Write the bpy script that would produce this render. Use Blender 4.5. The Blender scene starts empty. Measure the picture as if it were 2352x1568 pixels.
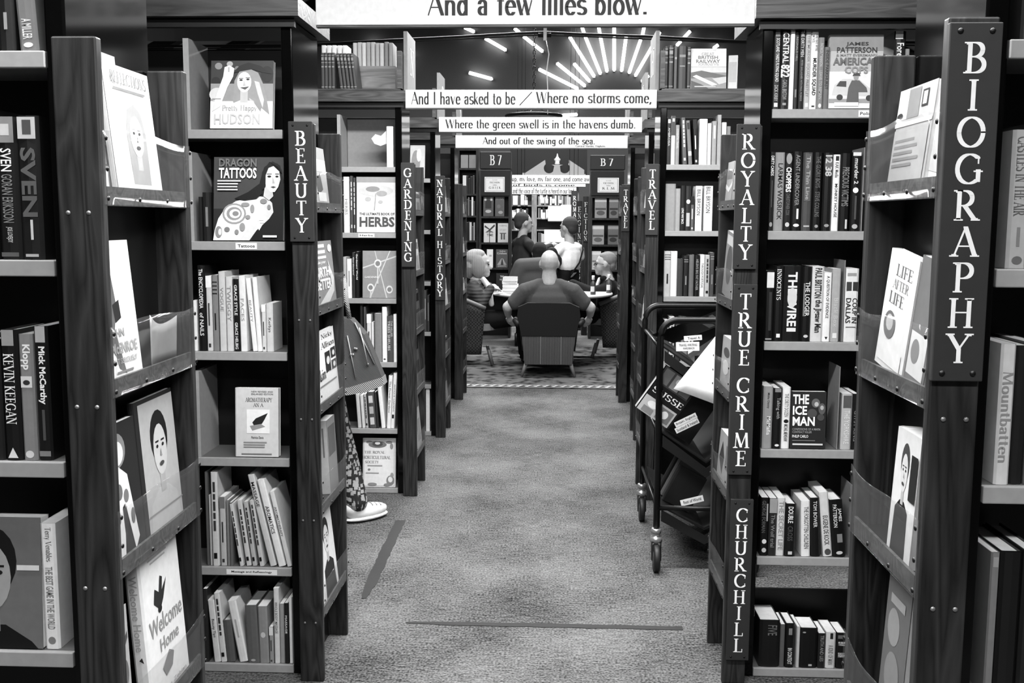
import bpy, bmesh, math, random
from mathutils import Matrix, Vector, Euler
random.seed(7)
SC = bpy.context.scene
COL = SC.collection
PI = math.pi
# ------------------------------------------------------------------ camera
H, F = 1.5, 2352.0
cam_d = bpy.data.cameras.new('camera')
cam = bpy.data.objects.new('camera', cam_d)
COL.objects.link(cam)
cam.location = (0, 0, H)
CAM_R = (Euler((0, 0, math.atan(99 / F))).to_matrix()
         @ Euler((PI / 2 - math.atan(279 / F), 0, 0)).to_matrix()
         @ Euler((0, 0, .005)).to_matrix())
cam.rotation_euler = CAM_R.to_euler()
cam_d.sensor_width = 36.0
cam_d.lens = 36.0 * F / 2352.0
cam_d.clip_start = .02
SC.camera = cam
# ------------------------------------------------------------------ world, exposure
w = bpy.data.worlds.new('world'); SC.world = w
w.use_nodes = True
w.node_tree.nodes['Background'].inputs[0].default_value = (1, 1, 1, 1)
w.node_tree.nodes['Background'].inputs[1].default_value = .012
SC.view_settings.view_transform = 'Standard'
SC.view_settings.look = 'None'
SC.view_settings.gamma = 1.0
SC.view_settings.use_curve_mapping = False
SC.view_settings.exposure = 1.5
SC.cycles.transparent_max_bounces = 32
# ------------------------------------------------------------------ ceiling strip lamps over each gap between the rows
def strip(x, y, z, sx, sy, power):
    d = bpy.data.lights.new('strip_lamp', 'AREA')
    d.shape = 'RECTANGLE'; d.size = sx; d.size_y = sy; d.energy = power
    o = bpy.data.objects.new('strip_lamp', d); COL.objects.link(o)
    o.location = (x, y, z)
    return o
LAMPS = [(0, -.35, 2.75, 2.6, .25, 44), (0, 1.55, 2.85, 2.6, .25, 62), (0, 3.9, 2.95, 2.6, .25, 74),
         (0, 6.15, 3.0, 2.6, .25, 38), (0, 7.7, 3.3, 2.6, .25, 30), (-.2, 9.9, 4.1, 3.0, .3, 105),
         (0, 14.0, 5.0, 3.0, .5, 240)]
for L in LAMPS: strip(*L)

# ------------------------------------------------------------------ helpers
def ray(x, y):
    return CAM_R @ Vector(((x - 1176) / F, -(y - 784) / F, -1))
def PY(x, y, Y):
    """world (X, Z) of a photo measurement on the upright plane at distance Y along the aisle"""
    d = ray(x, y); t = Y / d.y
    return t * d.x, H + t * d.z
def PX(x, y, X):
    d = ray(x, y); t = X / d.x
    return t * d.y, H + t * d.z
def lin(v):
    return v / 12.92 if v <= .04045 else ((v + .055) / 1.055) ** 2.4
MATS = {}
def mat(tone, rough=.55, metal=0.0, spec=.35, name='paint'):
    """plain painted / printed surface, tone as an sRGB grey"""
    tone = round(tone, 2)
    k = (name, tone, rough, metal, spec)
    if k in MATS: return MATS[k]
    m = bpy.data.materials.new('%s_%02d' % (name, tone * 100)); m.use_nodes = True
    nt = m.node_tree; b = nt.nodes['Principled BSDF']
    g = lin(tone) * .85
    tc = nt.nodes.new('ShaderNodeTexCoord'); n = nt.nodes.new('ShaderNodeTexNoise')
    n.inputs['Scale'].default_value = 60; n.inputs['Detail'].default_value = 4
    nt.links.new(tc.outputs['Object'], n.inputs['Vector'])
    r = nt.nodes.new('ShaderNodeValToRGB')
    a, c = g * .94, min(1, g * 1.05)
    r.color_ramp.elements[0].position = .3; r.color_ramp.elements[1].position = .7
    r.color_ramp.elements[0].color = (a, a, a, 1); r.color_ramp.elements[1].color = (c, c, c, 1)
    nt.links.new(n.outputs['Fac'], r.inputs[0]); nt.links.new(r.outputs[0], b.inputs['Base Color'])
    b.inputs['Roughness'].default_value = rough; b.inputs['Metallic'].default_value = metal
    b.inputs['Specular IOR Level'].default_value = spec
    MATS[k] = m
    return m
def wood(name, lo, hi, axis=2, scale=1.0, rough=.45):
    if name in MATS: return MATS[name]
    m = bpy.data.materials.new(name); m.use_nodes = True
    nt = m.node_tree; b = nt.nodes['Principled BSDF']
    tc = nt.nodes.new('ShaderNodeTexCoord'); mp = nt.nodes.new('ShaderNodeMapping')
    s = [9 * scale] * 3; s[axis] = .9 * scale
    mp.inputs['Scale'].default_value = s
    geo = nt.nodes.new('ShaderNodeNewGeometry')
    nt.links.new(geo.outputs['Position'], mp.inputs['Vector'])
    n1 = nt.nodes.new('ShaderNodeTexNoise'); n1.inputs['Scale'].default_value = 1.6
    n1.inputs['Detail'].default_value = 2; n1.inputs['Distortion'].default_value = .6
    nt.links.new(mp.outputs[0], n1.inputs['Vector'])
    mul = nt.nodes.new('ShaderNodeMath'); mul.operation = 'MULTIPLY'; mul.inputs[1].default_value = 16
    nt.links.new(n1.outputs['Fac'], mul.inputs[0])
    fr = nt.nodes.new('ShaderNodeMath'); fr.operation = 'PINGPONG'; fr.inputs[1].default_value = 1
    nt.links.new(mul.outputs[0], fr.inputs[0])
    n2 = nt.nodes.new('ShaderNodeTexNoise'); n2.inputs['Scale'].default_value = 14; n2.inputs['Detail'].default_value = 5
    nt.links.new(mp.outputs[0], n2.inputs['Vector'])
    ad = nt.nodes.new('ShaderNodeMix'); ad.data_type = 'FLOAT'; ad.inputs[0].default_value = .5
    nt.links.new(fr.outputs[0], ad.inputs[2]); nt.links.new(n2.outputs['Fac'], ad.inputs[3])
    r = nt.nodes.new('ShaderNodeValToRGB')
    r.color_ramp.elements[0].position = .2; r.color_ramp.elements[1].position = .85
    r.color_ramp.elements[0].color = (lo, lo, lo, 1); r.color_ramp.elements[1].color = (hi, hi, hi, 1)
    nt.links.new(ad.outputs[0], r.inputs[0]); nt.links.new(r.outputs[0], b.inputs['Base Color'])
    bp = nt.nodes.new('ShaderNodeBump'); bp.inputs['Strength'].default_value = .25; bp.inputs['Distance'].default_value = .002
    nt.links.new(ad.outputs[0], bp.inputs['Height']); nt.links.new(bp.outputs[0], b.inputs['Normal'])
    b.inputs['Roughness'].default_value = rough; b.inputs['Specular IOR Level'].default_value = .4
    MATS[name] = m
    return m
def emit(name, v):
    if name in MATS: return MATS[name]
    m = bpy.data.materials.new(name); m.use_nodes = True
    nt = m.node_tree; nt.nodes.clear()
    e = nt.nodes.new('ShaderNodeEmission'); e.inputs[1].default_value = v
    o = nt.nodes.new('ShaderNodeOutputMaterial'); nt.links.new(e.outputs[0], o.inputs[0])
    MATS[name] = m
    return m
def clear_plastic():
    if 'clear_plastic' in MATS: return MATS['clear_plastic']
    m = bpy.data.materials.new('clear_plastic'); m.use_nodes = True
    nt = m.node_tree; nt.nodes.clear()
    t = nt.nodes.new('ShaderNodeBsdfTransparent'); t.inputs[0].default_value = (.97, .97, .97, 1)
    g = nt.nodes.new('ShaderNodeBsdfGlossy'); g.inputs['Roughness'].default_value = .08
    d = nt.nodes.new('ShaderNodeBsdfDiffuse'); d.inputs[0].default_value = (.5, .5, .5, 1)
    fz = nt.nodes.new('ShaderNodeLayerWeight'); fz.inputs[0].default_value = .12
    a = nt.nodes.new('ShaderNodeMixShader'); a.inputs[0].default_value = .03
    nt.links.new(t.outputs[0], a.inputs[1]); nt.links.new(d.outputs[0], a.inputs[2])
    b = nt.nodes.new('ShaderNodeMixShader')
    mlt = nt.nodes.new('ShaderNodeMath'); mlt.operation = 'MULTIPLY'; mlt.inputs[1].default_value = .25
    nt.links.new(fz.outputs['Facing'], mlt.inputs[0]); nt.links.new(mlt.outputs[0], b.inputs[0]); nt.links.new(a.outputs[0], b.inputs[1]); nt.links.new(g.outputs[0], b.inputs[2])
    o = nt.nodes.new('ShaderNodeOutputMaterial'); nt.links.new(b.outputs[0], o.inputs[0])
    MATS['clear_plastic'] = m
    return m
WOOD = wood('dark_pine', .005, .030)
WOODX = wood('dark_pine_cross', .014, .06, axis=0)
WOODP = wood('pale_pine', .09, .22, axis=0)
BLACK = mat(.05, .4, name='black_paint')  # black parts, plus the shade built under cornices and inside shelves
GLOSS = mat(.03, .09, spec=.22, name='black_gloss')
IRON = mat(.12, .35, metal=.6, name='black_iron')
STEEL = mat(.75, .3, metal=.8, name='steel')
SHELF = mat(.62, .5, name='shelf_grey')
SHELFTOP = mat(.36, .5, name='shelf_board')
SIGN = mat(.165, .6, name='sign_board')
WHITE = mat(1.0, .5, name='white_paint')
PAPER = mat(.93, .8, spec=.1, name='paper')

def link(o, parent=None):
    COL.objects.link(o)
    if parent is not None: o.parent = parent
    return o
def tag(o, label, cat, group=None, kind=None):
    o['label'] = label; o['category'] = cat
    if group: o['group'] = group
    if kind: o['kind'] = kind
    return o
def empty(name, loc=(0, 0, 0)):
    o = bpy.data.objects.new(name, None); o.empty_display_size = .05
    COL.objects.link(o); o.location = loc
    return o
def wloc(o):
    v = Vector((0, 0, 0))
    while o is not None:
        v += o.location; o = o.parent
    return v
def raw(name, verts, faces, mats, parent=None, idx=None, smooth=False, world=True):
    """mesh object; verts are world coordinates unless world=False (then local to the parent)"""
    if world and parent is not None:
        p = wloc(parent); verts = [(a - p.x, b - p.y, c - p.z) for a, b, c in verts]
    me = bpy.data.meshes.new(name); me.from_pydata([tuple(v) for v in verts], [], faces)
    for m in (mats if isinstance(mats, (list, tuple)) else [mats]): me.materials.append(m)
    if idx: me.polygons.foreach_set('material_index', idx)
    if smooth: me.polygons.foreach_set('use_smooth', [True] * len(me.polygons))
    me.update()
    return link(bpy.data.objects.new(name, me), parent)
BF = [(0, 3, 2, 1), (4, 5, 6, 7), (0, 1, 5, 4), (1, 2, 6, 5), (2, 3, 7, 6), (3, 0, 4, 7)]
def bv(x0, x1, y0, y1, z0, z1):
    return [(x0, y0, z0), (x1, y0, z0), (x1, y1, z0), (x0, y1, z0), (x0, y0, z1), (x1, y0, z1), (x1, y1, z1), (x0, y1, z1)]
def box(name, x0, x1, y0, y1, z0, z1, m, parent=None, world=True, bev=0):
    if x0 > x1: x0, x1 = x1, x0
    o = raw(name, bv(x0, x1, y0, y1, z0, z1), BF, m, parent, world=world)
    if bev:
        bm = bmesh.new(); bm.from_mesh(o.data)
        bmesh.ops.bevel(bm, geom=bm.edges[:], offset=bev, segments=2, affect='EDGES', profile=.5)
        bm.to_mesh(o.data); bm.free()
    return o
def tube(name, pts, r, m, parent=None, n=10, world=True, radii=None, cap=True):
    vs, fs = [], []
    pts = [Vector(p) for p in pts]
    up = Vector((0, 0, 1))
    for i, p in enumerate(pts):
        a = pts[max(i - 1, 0)]; b = pts[min(i + 1, len(pts) - 1)]
        d = (b - a).normalized()
        s = d.cross(up)
        if s.length < .05: s = d.cross(Vector((0, 1, 0)))
        s.normalize(); t = s.cross(d).normalized()
        rr = radii[i] if radii else r
        for k in range(n):
            q = 2 * PI * k / n
            vs.append(tuple(p + (s * math.cos(q) + t * math.sin(q)) * rr))
    for i in range(len(pts) - 1):
        for k in range(n):
            a = i * n + k; b = i * n + (k + 1) % n
            fs.append((a, b, b + n, a + n))
    if cap:
        fs.append(tuple(range(n))[::-1]); fs.append(tuple(range((len(pts) - 1) * n, len(pts) * n)))
    return raw(name, vs, fs, m, parent, smooth=True, world=world)
def lathe(name, prof, c, m, parent=None, n=24, idxf=None):
    vs, fs = [], []
    for r, z in prof:
        for k in range(n):
            q = 2 * PI * k / n
            vs.append((c[0] + r * math.cos(q), c[1] + r * math.sin(q), c[2] + z))
    for i in range(len(prof) - 1):
        for k in range(n):
            a = i * n + k; b = i * n + (k + 1) % n
            fs.append((a, b, b + n, a + n))
    fs.append(tuple(range(n))[::-1]); fs.append(tuple(range((len(prof) - 1) * n, len(prof) * n)))
    return raw(name, vs, fs, m, parent, smooth=True)
def hull(pts):
    pts = sorted(set((round(a, 5), round(b, 5)) for a, b in pts))
    def half(ps):
        h = []
        for p in ps:
            while len(h) > 1 and (h[-1][0] - h[-2][0]) * (p[1] - h[-2][1]) - (h[-1][1] - h[-2][1]) * (p[0] - h[-2][0]) <= 0: h.pop()
            h.append(p)
        return h[:-1]
    return half(pts) + half(pts[::-1])

# ------------------------------------------------------------------ lettering: a broad-nib face drawn from strokes, and a plain sans
def A(cx, cy, rx, ry, a0, a1, n=12):
    return [(cx + rx * math.cos(math.radians(a0 + (a1 - a0) * i / n)), cy + ry * math.sin(math.radians(a0 + (a1 - a0) * i / n))) for i in range(n + 1)]
T_, N_ = 1, 0
_S = A(.34, .75, .23, .25, 35, 262, 12) + A(.34, .25, .26, .25, 82, -145, 12)
GL = {  # advance, strokes (points, thick?), serif feet
    'A': (.80, [([(.05, 0), (.4, 1)], N_), ([(.4, 1), (.75, 0)], T_), ([(.2, .34), (.6, .34)], N_)], [(.05, 0), (.75, 0)]),
    'B': (.74, [([(.17, 0), (.17, 1)], T_), ([(.17, 1), (.36, 1)] + A(.36, .765, .22, .235, 90, -90) + [(.17, .53)], T_), ([(.17, .53), (.38, .53)] + A(.38, .265, .27, .265, 90, -90) + [(.17, 0)], T_)], [(.13, 0), (.13, 1)]),
    'C': (.84, [(A(.46, .5, .4, .5, 48, 312, 20), T_), ([(.75, .70), (.75, .92)], N_), ([(.75, .12), (.75, .28)], N_)], []),
    'D': (.88, [([(.17, 0), (.17, 1)], T_), ([(.17, 1), (.38, 1)] + A(.38, .5, .42, .5, 90, -90, 16) + [(.17, 0)], T_)], [(.13, 0), (.13, 1)]),
    'E': (.70, [([(.17, 0), (.17, 1)], T_), ([(.17, 1), (.58, 1), (.58, .84)], N_), ([(.17, .52), (.48, .52)], N_), ([(.48, .61), (.48, .43)], N_), ([(.17, 0), (.62, 0), (.62, .17)], N_)], [(.13, 0), (.13, 1)]),
    'F': (.64, [([(.17, 0), (.17, 1)], T_), ([(.17, 1), (.58, 1), (.58, .84)], N_), ([(.17, .52), (.48, .52)], N_), ([(.48, .61), (.48, .43)], N_)], [(.17, 0), (.13, 1)]),
    'G': (.90, [(A(.46, .5, .4, .5, 48, 312, 20), T_), ([(.75, .70), (.75, .92)], N_), ([(.76, .08), (.76, .42)], T_)], [(.76, .42)]),
    'H': (.86, [([(.17, 0), (.17, 1)], T_), ([(.70, 0), (.70, 1)], T_), ([(.17, .52), (.7, .52)], N_)], [(.17, 0), (.17, 1), (.7, 0), (.7, 1)]),
    'I': (.38, [([(.19, 0), (.19, 1)], T_)], [(.19, 0), (.19, 1)]),
    'J': (.40, [([(.22, 1), (.22, .0), (.06, -.15)], T_)], [(.22, 1)]),
    'K': (.78, [([(.17, 0), (.17, 1)], T_), ([(.17, .42), (.66, 1)], N_), ([(.33, .6), (.7, 0)], T_)], [(.17, 0), (.17, 1)]),
    'L': (.64, [([(.17, 0), (.17, 1)], T_), ([(.17, 0), (.6, 0), (.6, .2)], N_)], [(.13, 0), (.17, 1)]),
    'M': (.98, [([(.10, 0), (.15, 1)], N_), ([(.17, 1), (.47, .04)], T_), ([(.47, .04), (.78, 1)], N_), ([(.80, 1), (.86, 0)], T_)], [(.1, 0), (.86, 0)]),
    'N': (.86, [([(.14, 0), (.14, 1)], N_), ([(.16, 1), (.70, 0)], T_), ([(.72, 0), (.72, 1)], N_)], [(.14, 0), (.1, 1), (.72, 1)]),
    'O': (.94, [(A(.47, .5, .4, .5, 0, 360, 28), T_)], []),
    'P': (.70, [([(.17, 0), (.17, 1)], T_), ([(.17, 1), (.36, 1)] + A(.36, .735, .26, .265, 90, -90) + [(.17, .47)], T_)], [(.17, 0), (.13, 1)]),
    'R': (.78, [([(.17, 0), (.17, 1)], T_), ([(.17, 1), (.36, 1)] + A(.36, .745, .24, .255, 90, -90) + [(.17, .49)], T_), ([(.36, .49), (.72, 0)], T_)], [(.17, 0), (.13, 1), (.74, 0)]),
    'S': (.68, [(_S, T_), ([(.53, .8), (.53, .96)], N_), ([(.12, .04), (.12, .22)], N_)], []),
    'T': (.76, [([(.38, 0), (.38, 1)], T_), ([(.05, .84), (.05, 1), (.71, 1), (.71, .84)], N_)], [(.38, 0)]),
    'U': (.86, [([(.15, 1), (.15, .3)] + A(.43, .3, .28, .3, 180, 360) + [(.71, 1)], T_)], [(.15, 1), (.71, 1)]),
    'V': (.80, [([(.06, 1), (.40, 0)], T_), ([(.40, 0), (.74, 1)], N_)], [(.06, 1), (.74, 1)]),
    'W': (1.10, [([(.05, 1), (.31, 0)], T_), ([(.31, 0), (.55, 1)], N_), ([(.55, 1), (.80, 0)], T_), ([(.80, 0), (1.04, 1)], N_)], []),
    'Y': (.78, [([(.06, 1), (.38, .47)], T_), ([(.38, .47), (.71, 1)], N_), ([(.38, .47), (.38, 0)], T_)], [(.06, 1), (.71, 1), (.38, 0)]),
    '7': (.62, [([(.06, .98), (.56, .98)], N_), ([(.54, .98), (.22, 0)], T_)], []),
    'a': (.54, [([(.10, .5)] + A(.25, .49, .15, .15, 150, 0, 8) + [(.40, 0)], T_), (A(.26, .18, .17, .18, 65, 300, 12), T_)], []),
    'b': (.56, [([(.11, 0), (.11, 1)], T_), (A(.28, .31, .19, .32, 150, -150, 16), T_)], []),
    'c': (.48, [(A(.28, .31, .2, .32, 45, 315, 16), T_)], []),
    'd': (.58, [(A(.27, .31, .19, .32, 30, 330, 16), T_), ([(.45, 0), (.45, 1)], T_)], []),
    'e': (.54, [([(.08, .34), (.46, .34)], N_), (A(.28, .31, .2, .32, 5, 318, 16), T_)], []),
    'f': (.34, [(A(.28, .85, .12, .15, 30, 180, 8) + [(.16, 0)], T_), ([(.02, .62), (.32, .62)], N_)], []),
    'g': (.56, [(A(.27, .34, .18, .29, 0, 360, 16), T_), ([(.45, .63), (.45, -.12)] + A(.28, -.12, .17, .16, 0, -150, 8), T_)], []),
    'h': (.58, [([(.11, 0), (.11, 1)], T_), (A(.29, .45, .17, .18, 180, 0, 10) + [(.46, 0)], T_)], []),
    'i': (.24, [([(.12, 0), (.12, .63)], T_), ([(.12, .84), (.12, .9)], T_)], []),
    'k': (.52, [([(.11, 0), (.11, 1)], T_), ([(.11, .26), (.42, .62)], N_), ([(.2, .38), (.45, 0)], T_)], []),
    'l': (.24, [([(.12, 0), (.12, 1)], T_)], []),
    'm': (.88, [([(.11, 0), (.11, .63)], T_), (A(.27, .45, .16, .18, 180, 0, 10) + [(.43, 0)], T_), (A(.59, .45, .16, .18, 180, 0, 10) + [(.75, 0)], T_)], []),
    'n': (.58, [([(.11, 0), (.11, .63)], T_), (A(.29, .45, .17, .18, 180, 0, 10) + [(.46, 0)], T_)], []),
    'o': (.58, [(A(.29, .31, .21, .32, 0, 360, 20), T_)], []),
    'p': (.56, [([(.11, -.3), (.11, .63)], T_), (A(.28, .31, .19, .32, 150, -150, 16), T_)], []),
    'r': (.40, [([(.11, 0), (.11, .63)], T_), (A(.27, .45, .16, .18, 180, 50, 8), T_)], []),
    's': (.44, [([(x * .72, y * .63) for x, y in _S], T_)], []),
    't': (.36, [([(.16, .85), (.16, .12)] + A(.26, .12, .1, .12, 180, 290, 6), T_), ([(.02, .62), (.32, .62)], N_)], []),
    'u': (.58, [([(.11, .63), (.11, .2)] + A(.28, .2, .17, .2, 180, 360, 10) + [(.45, .2)], T_), ([(.46, .63), (.46, 0)], T_)], []),
    'v': (.52, [([(.05, .63), (.26, 0)], T_), ([(.26, 0), (.47, .63)], N_)], []),
    'w': (.78, [([(.05, .63), (.23, 0)], T_), ([(.23, 0), (.39, .63)], N_), ([(.39, .63), (.56, 0)], T_), ([(.56, 0), (.73, .63)], N_)], []),
    'y': (.52, [([(.05, .63), (.27, .02)], T_), ([(.48, .63), (.14, -.3)], N_)], []),
    '.': (.26, [([(.12, .02), (.12, .08)], T_)], []),
    ',': (.26, [([(.12, .07), (.12, .02), (.06, -.12)], T_)], []),
    '/': (.80, [([(.02, -.1), (.78, 1.0)], N_)], []),
    "'": (.2, [([(.1, .8), (.1, 1)], T_)], []),
    ' ': (.34, [], []),
}
def nib_glyphs(text, W=.13, t=.035, serif=0.0, gap=.04):
    vs, fs, x = [], [], 0.0
    for ch in text:
        adv, strokes, feet = GL.get(ch, GL.get(ch.upper(), GL[' ']))
        segs = []
        for pts, thick in strokes:
            a = W / 2 if thick else t / 2
            for p, q in zip(pts[:-1], pts[1:]): segs.append((p, q, a, t / 2))
        if serif:
            for fx, fy in feet:
                segs.append(((fx - serif, fy), (fx + serif, fy), t / 2, t / 2))
                dy = t * 1.6 if fy < .5 else -t * 1.6
                segs.append(((fx - serif * .45, fy + dy * .5), (fx + serif * .45, fy + dy * .5), t / 2, t / 2))
        for p, q, a, b in segs:
            h = hull([(px + sx * a + x, py + sy * b) for px, py in (p, q) for sx in (-1, 1) for sy in (-1, 1)])
            if len(h) < 3: continue
            i0 = len(vs); vs += h; fs.append(tuple(range(i0, i0 + len(h))))
        x += adv + gap
    return vs, fs
TXT = {}
def glyph_mesh(text, font):
    """2D outline of a line of text scaled to the unit square: (verts, faces, aspect)"""
    k = (text, font)
    if k in TXT: return TXT[k]
    if font in 'sbl':
        c = bpy.data.curves.new('t', 'FONT'); c.body = text; c.size = 1; c.resolution_u = 2
        c.offset = {'s': .012, 'b': .03, 'l': 0}[font]
        o = bpy.data.objects.new('t', c)
        me = bpy.data.meshes.new_from_object(o)
        vs = [(v.co.x, v.co.y) for v in me.vertices]; fs = [tuple(p.vertices) for p in me.polygons]
        bpy.data.objects.remove(o); bpy.data.curves.remove(c); bpy.data.meshes.remove(me)
    elif font == 'n': vs, fs = nib_glyphs(text, .15, .05, .13)
    else: vs, fs = nib_glyphs(text, .165, .045, 0, .05)
    if not vs: vs, fs = [(0, 0), (1, 0), (1, 1)], []
    x0 = min(v[0] for v in vs); x1 = max(v[0] for v in vs); y0 = min(v[1] for v in vs); y1 = max(v[1] for v in vs)
    sx = max(x1 - x0, 1e-4); sy = max(y1 - y0, 1e-4)
    TXT[k] = ([((a - x0) / sx, (b - y0) / sy) for a, b in vs], fs, sx / sy)
    return TXT[k]
def stagger(V, fs, nrm, step=4e-5):
    """lift overlapping strokes a hair apart so that they never share a plane"""
    V = list(V)
    for j, f in enumerate(fs):
        if len(f) > 3:
            for q in f: V[q] = tuple(Vector(V[q]) + nrm * (step * (j % 9)))
    return V
def text_plane(name, text, font, o, right, up, wd, ht, m, parent, world=True):
    """lettering filling the rectangle from corner o (lower corner, along right and up)"""
    vs, fs, _ = glyph_mesh(text, font)
    o, right, up = Vector(o), Vector(right), Vector(up)
    nrm = right.cross(up)
    V = [tuple(o + right * (a * wd) + up * (b * ht)) for a, b in vs]
    V = stagger(V, fs, nrm)
    return raw(name, V, fs, m, parent, world=world)
# face items, in face units: u to the reading direction, v downward, both 0..1
def Tx(s, u0, u1, v0, v1, tone, font='s'): return ('t', s, u0, u1, v0, v1, tone, font)
def Re(u0, u1, v0, v1, tone): return ('p', [(u0, v0), (u1, v0), (u1, v1), (u0, v1)], tone)
def Po(pts, tone): return ('p', pts, tone)
def El(cu, cv, ru, rv, tone, n=18): return ('p', [(cu + ru * math.cos(2 * PI * k / n), cv + rv * math.sin(2 * PI * k / n)) for k in range(n)], tone)
def print_face(items, o, right, up, wd, ht, parent, gloss=.4):
    o, right, up = Vector(o), Vector(right), Vector(up)
    nrm = right.cross(up).normalized()
    out = {'p': ([], [], [], []), 't': ([], [], [], [])}
    for i, it in enumerate(items):
        off = nrm * (.0004 + .00018 * i)
        V, Fs, idx, ms = out[it[0]]
        if it[0] == 'p':
            pts = [(u, 1 - v) for u, v in it[1]]; fs = [tuple(range(len(pts)))[::-1]]; tone = it[2]
        else:
            _, s, u0, u1, v0, v1, tone, font = it
            g, fs, _a = glyph_mesh(s, font)
            pts = [(u0 + (u1 - u0) * a, 1 - v1 + (v1 - v0) * b) for a, b in g]
        m = mat(tone, .45, name='ink')
        if m not in ms: ms.append(m)
        b0 = len(V)
        W3 = [tuple(o + off + right * (u * wd) + up * (v * ht)) for u, v in pts]
        V += stagger(W3, fs, nrm, 1.5e-5) if it[0] == 't' else W3
        Fs += [tuple(b0 + k for k in f) for f in fs]; idx += [ms.index(m)] * len(fs)
    for k, nm in (('p', 'cover_print'), ('t', 'lettering')):
        V, Fs, idx, ms = out[k]
        if Fs: raw(nm, V, Fs, ms, parent, idx=idx, world=False)

# ------------------------------------------------------------------ books
def tone_word(t):
    return ('black' if t < .16 else 'charcoal' if t < .3 else 'dark grey' if t < .45 else 'mid grey' if t < .62 else 'pale grey' if t < .82 else 'white')
ORD = ['zeroth', 'first', 'second', 'third', 'fourth', 'fifth', 'sixth', 'seventh', 'eighth', 'ninth', 'tenth', 'eleventh', 'twelfth', 'thirteenth', 'fourteenth', 'fifteenth', 'sixteenth', 'seventeenth', 'eighteenth', 'nineteenth', 'twentieth']
def book(M, wd, ht, th, tone, label, group, cover=(), spine=(), hard=False, simple=False, back=(), name='book'):
    """a book: front cover at local y=0 facing -y, spine at local x=0, standing on z=0"""
    th = max(th, .006); c = .0022 if hard else .0012; ins = .004 if hard else .0008
    bl = min(.004, th * .14) if hard else min(.0015, th * .06)
    o = empty(name); o.matrix_world = M
    tag(o, label, 'book', group)
    cm = mat(tone, .42, name='book_cover')
    pr = [(wd, 0), (.003, 0), (-bl * .6, th * .15), (-bl, th * .5), (-bl * .6, th * .85), (.003, th), (wd, th), (wd, th - c), (.004, th - c), (.004, c), (wd, c)]
    n = len(pr)
    V = [(a, b, 0) for a, b in pr] + [(a, b, ht) for a, b in pr]
    Fs = [(k, k + n, (k + 1) % n + n, (k + 1) % n) for k in range(n)]
    Fs += [(0, 1, 9, 10), (5, 6, 7, 8), (1, 2, 8, 9)[:0] or (1, 2, 3, 4, 5, 8, 9)]
    Fs += [tuple(k + n for k in f)[::-1] for f in Fs[-3:]]
    raw('cover', V, Fs, cm, o, world=False)
    raw('pages', bv(.004, wd - ins, c, th - c, ins, ht - ins), BF, PAPER, o, world=False)
    if cover: print_face(cover, (0, 0, 0), (1, 0, 0), (0, 0, 1), wd, ht, o)
    if spine: print_face(spine, (-bl, th, ht), (0, 0, -1), (0, -1, 0), ht, th, o)
    return o
RZ90 = Matrix.Rotation(PI / 2, 4, 'Z')
def auto_spine(tone, rnd):
    """bands and ruled bars where the lettering of a spine is too small to read"""
    ink = .9 if tone < .5 else .22
    it = []
    a = rnd.uniform(.06, .14)
    k = rnd.random()
    if k < .35:
        for j in range(rnd.randint(2, 4)):
            it.append(Re(a + j * .05, a + j * .05 + .012, .06, .94, abs(ink - .25)))
        it.append(Re(.5, .72, .38, .6, abs(ink - .3)))
    elif k < .7:
        u = a
        while u < .62:
            l = rnd.uniform(.04, .11); it.append(Re(u, u + l, .32, .68, ink)); u += l + .02
        it.append(Re(.86, .92, .25, .75, abs(ink - .15)))
    else:
        it.append(Re(0, rnd.uniform(.15, .3), .02, .98, min(.95, max(.05, tone + rnd.choice((-.3, .3))))))
        it.append(Re(.36, .66, .4, .66, ink)); it.append(Re(.9, .95, .3, .7, ink))
    return it
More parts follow.
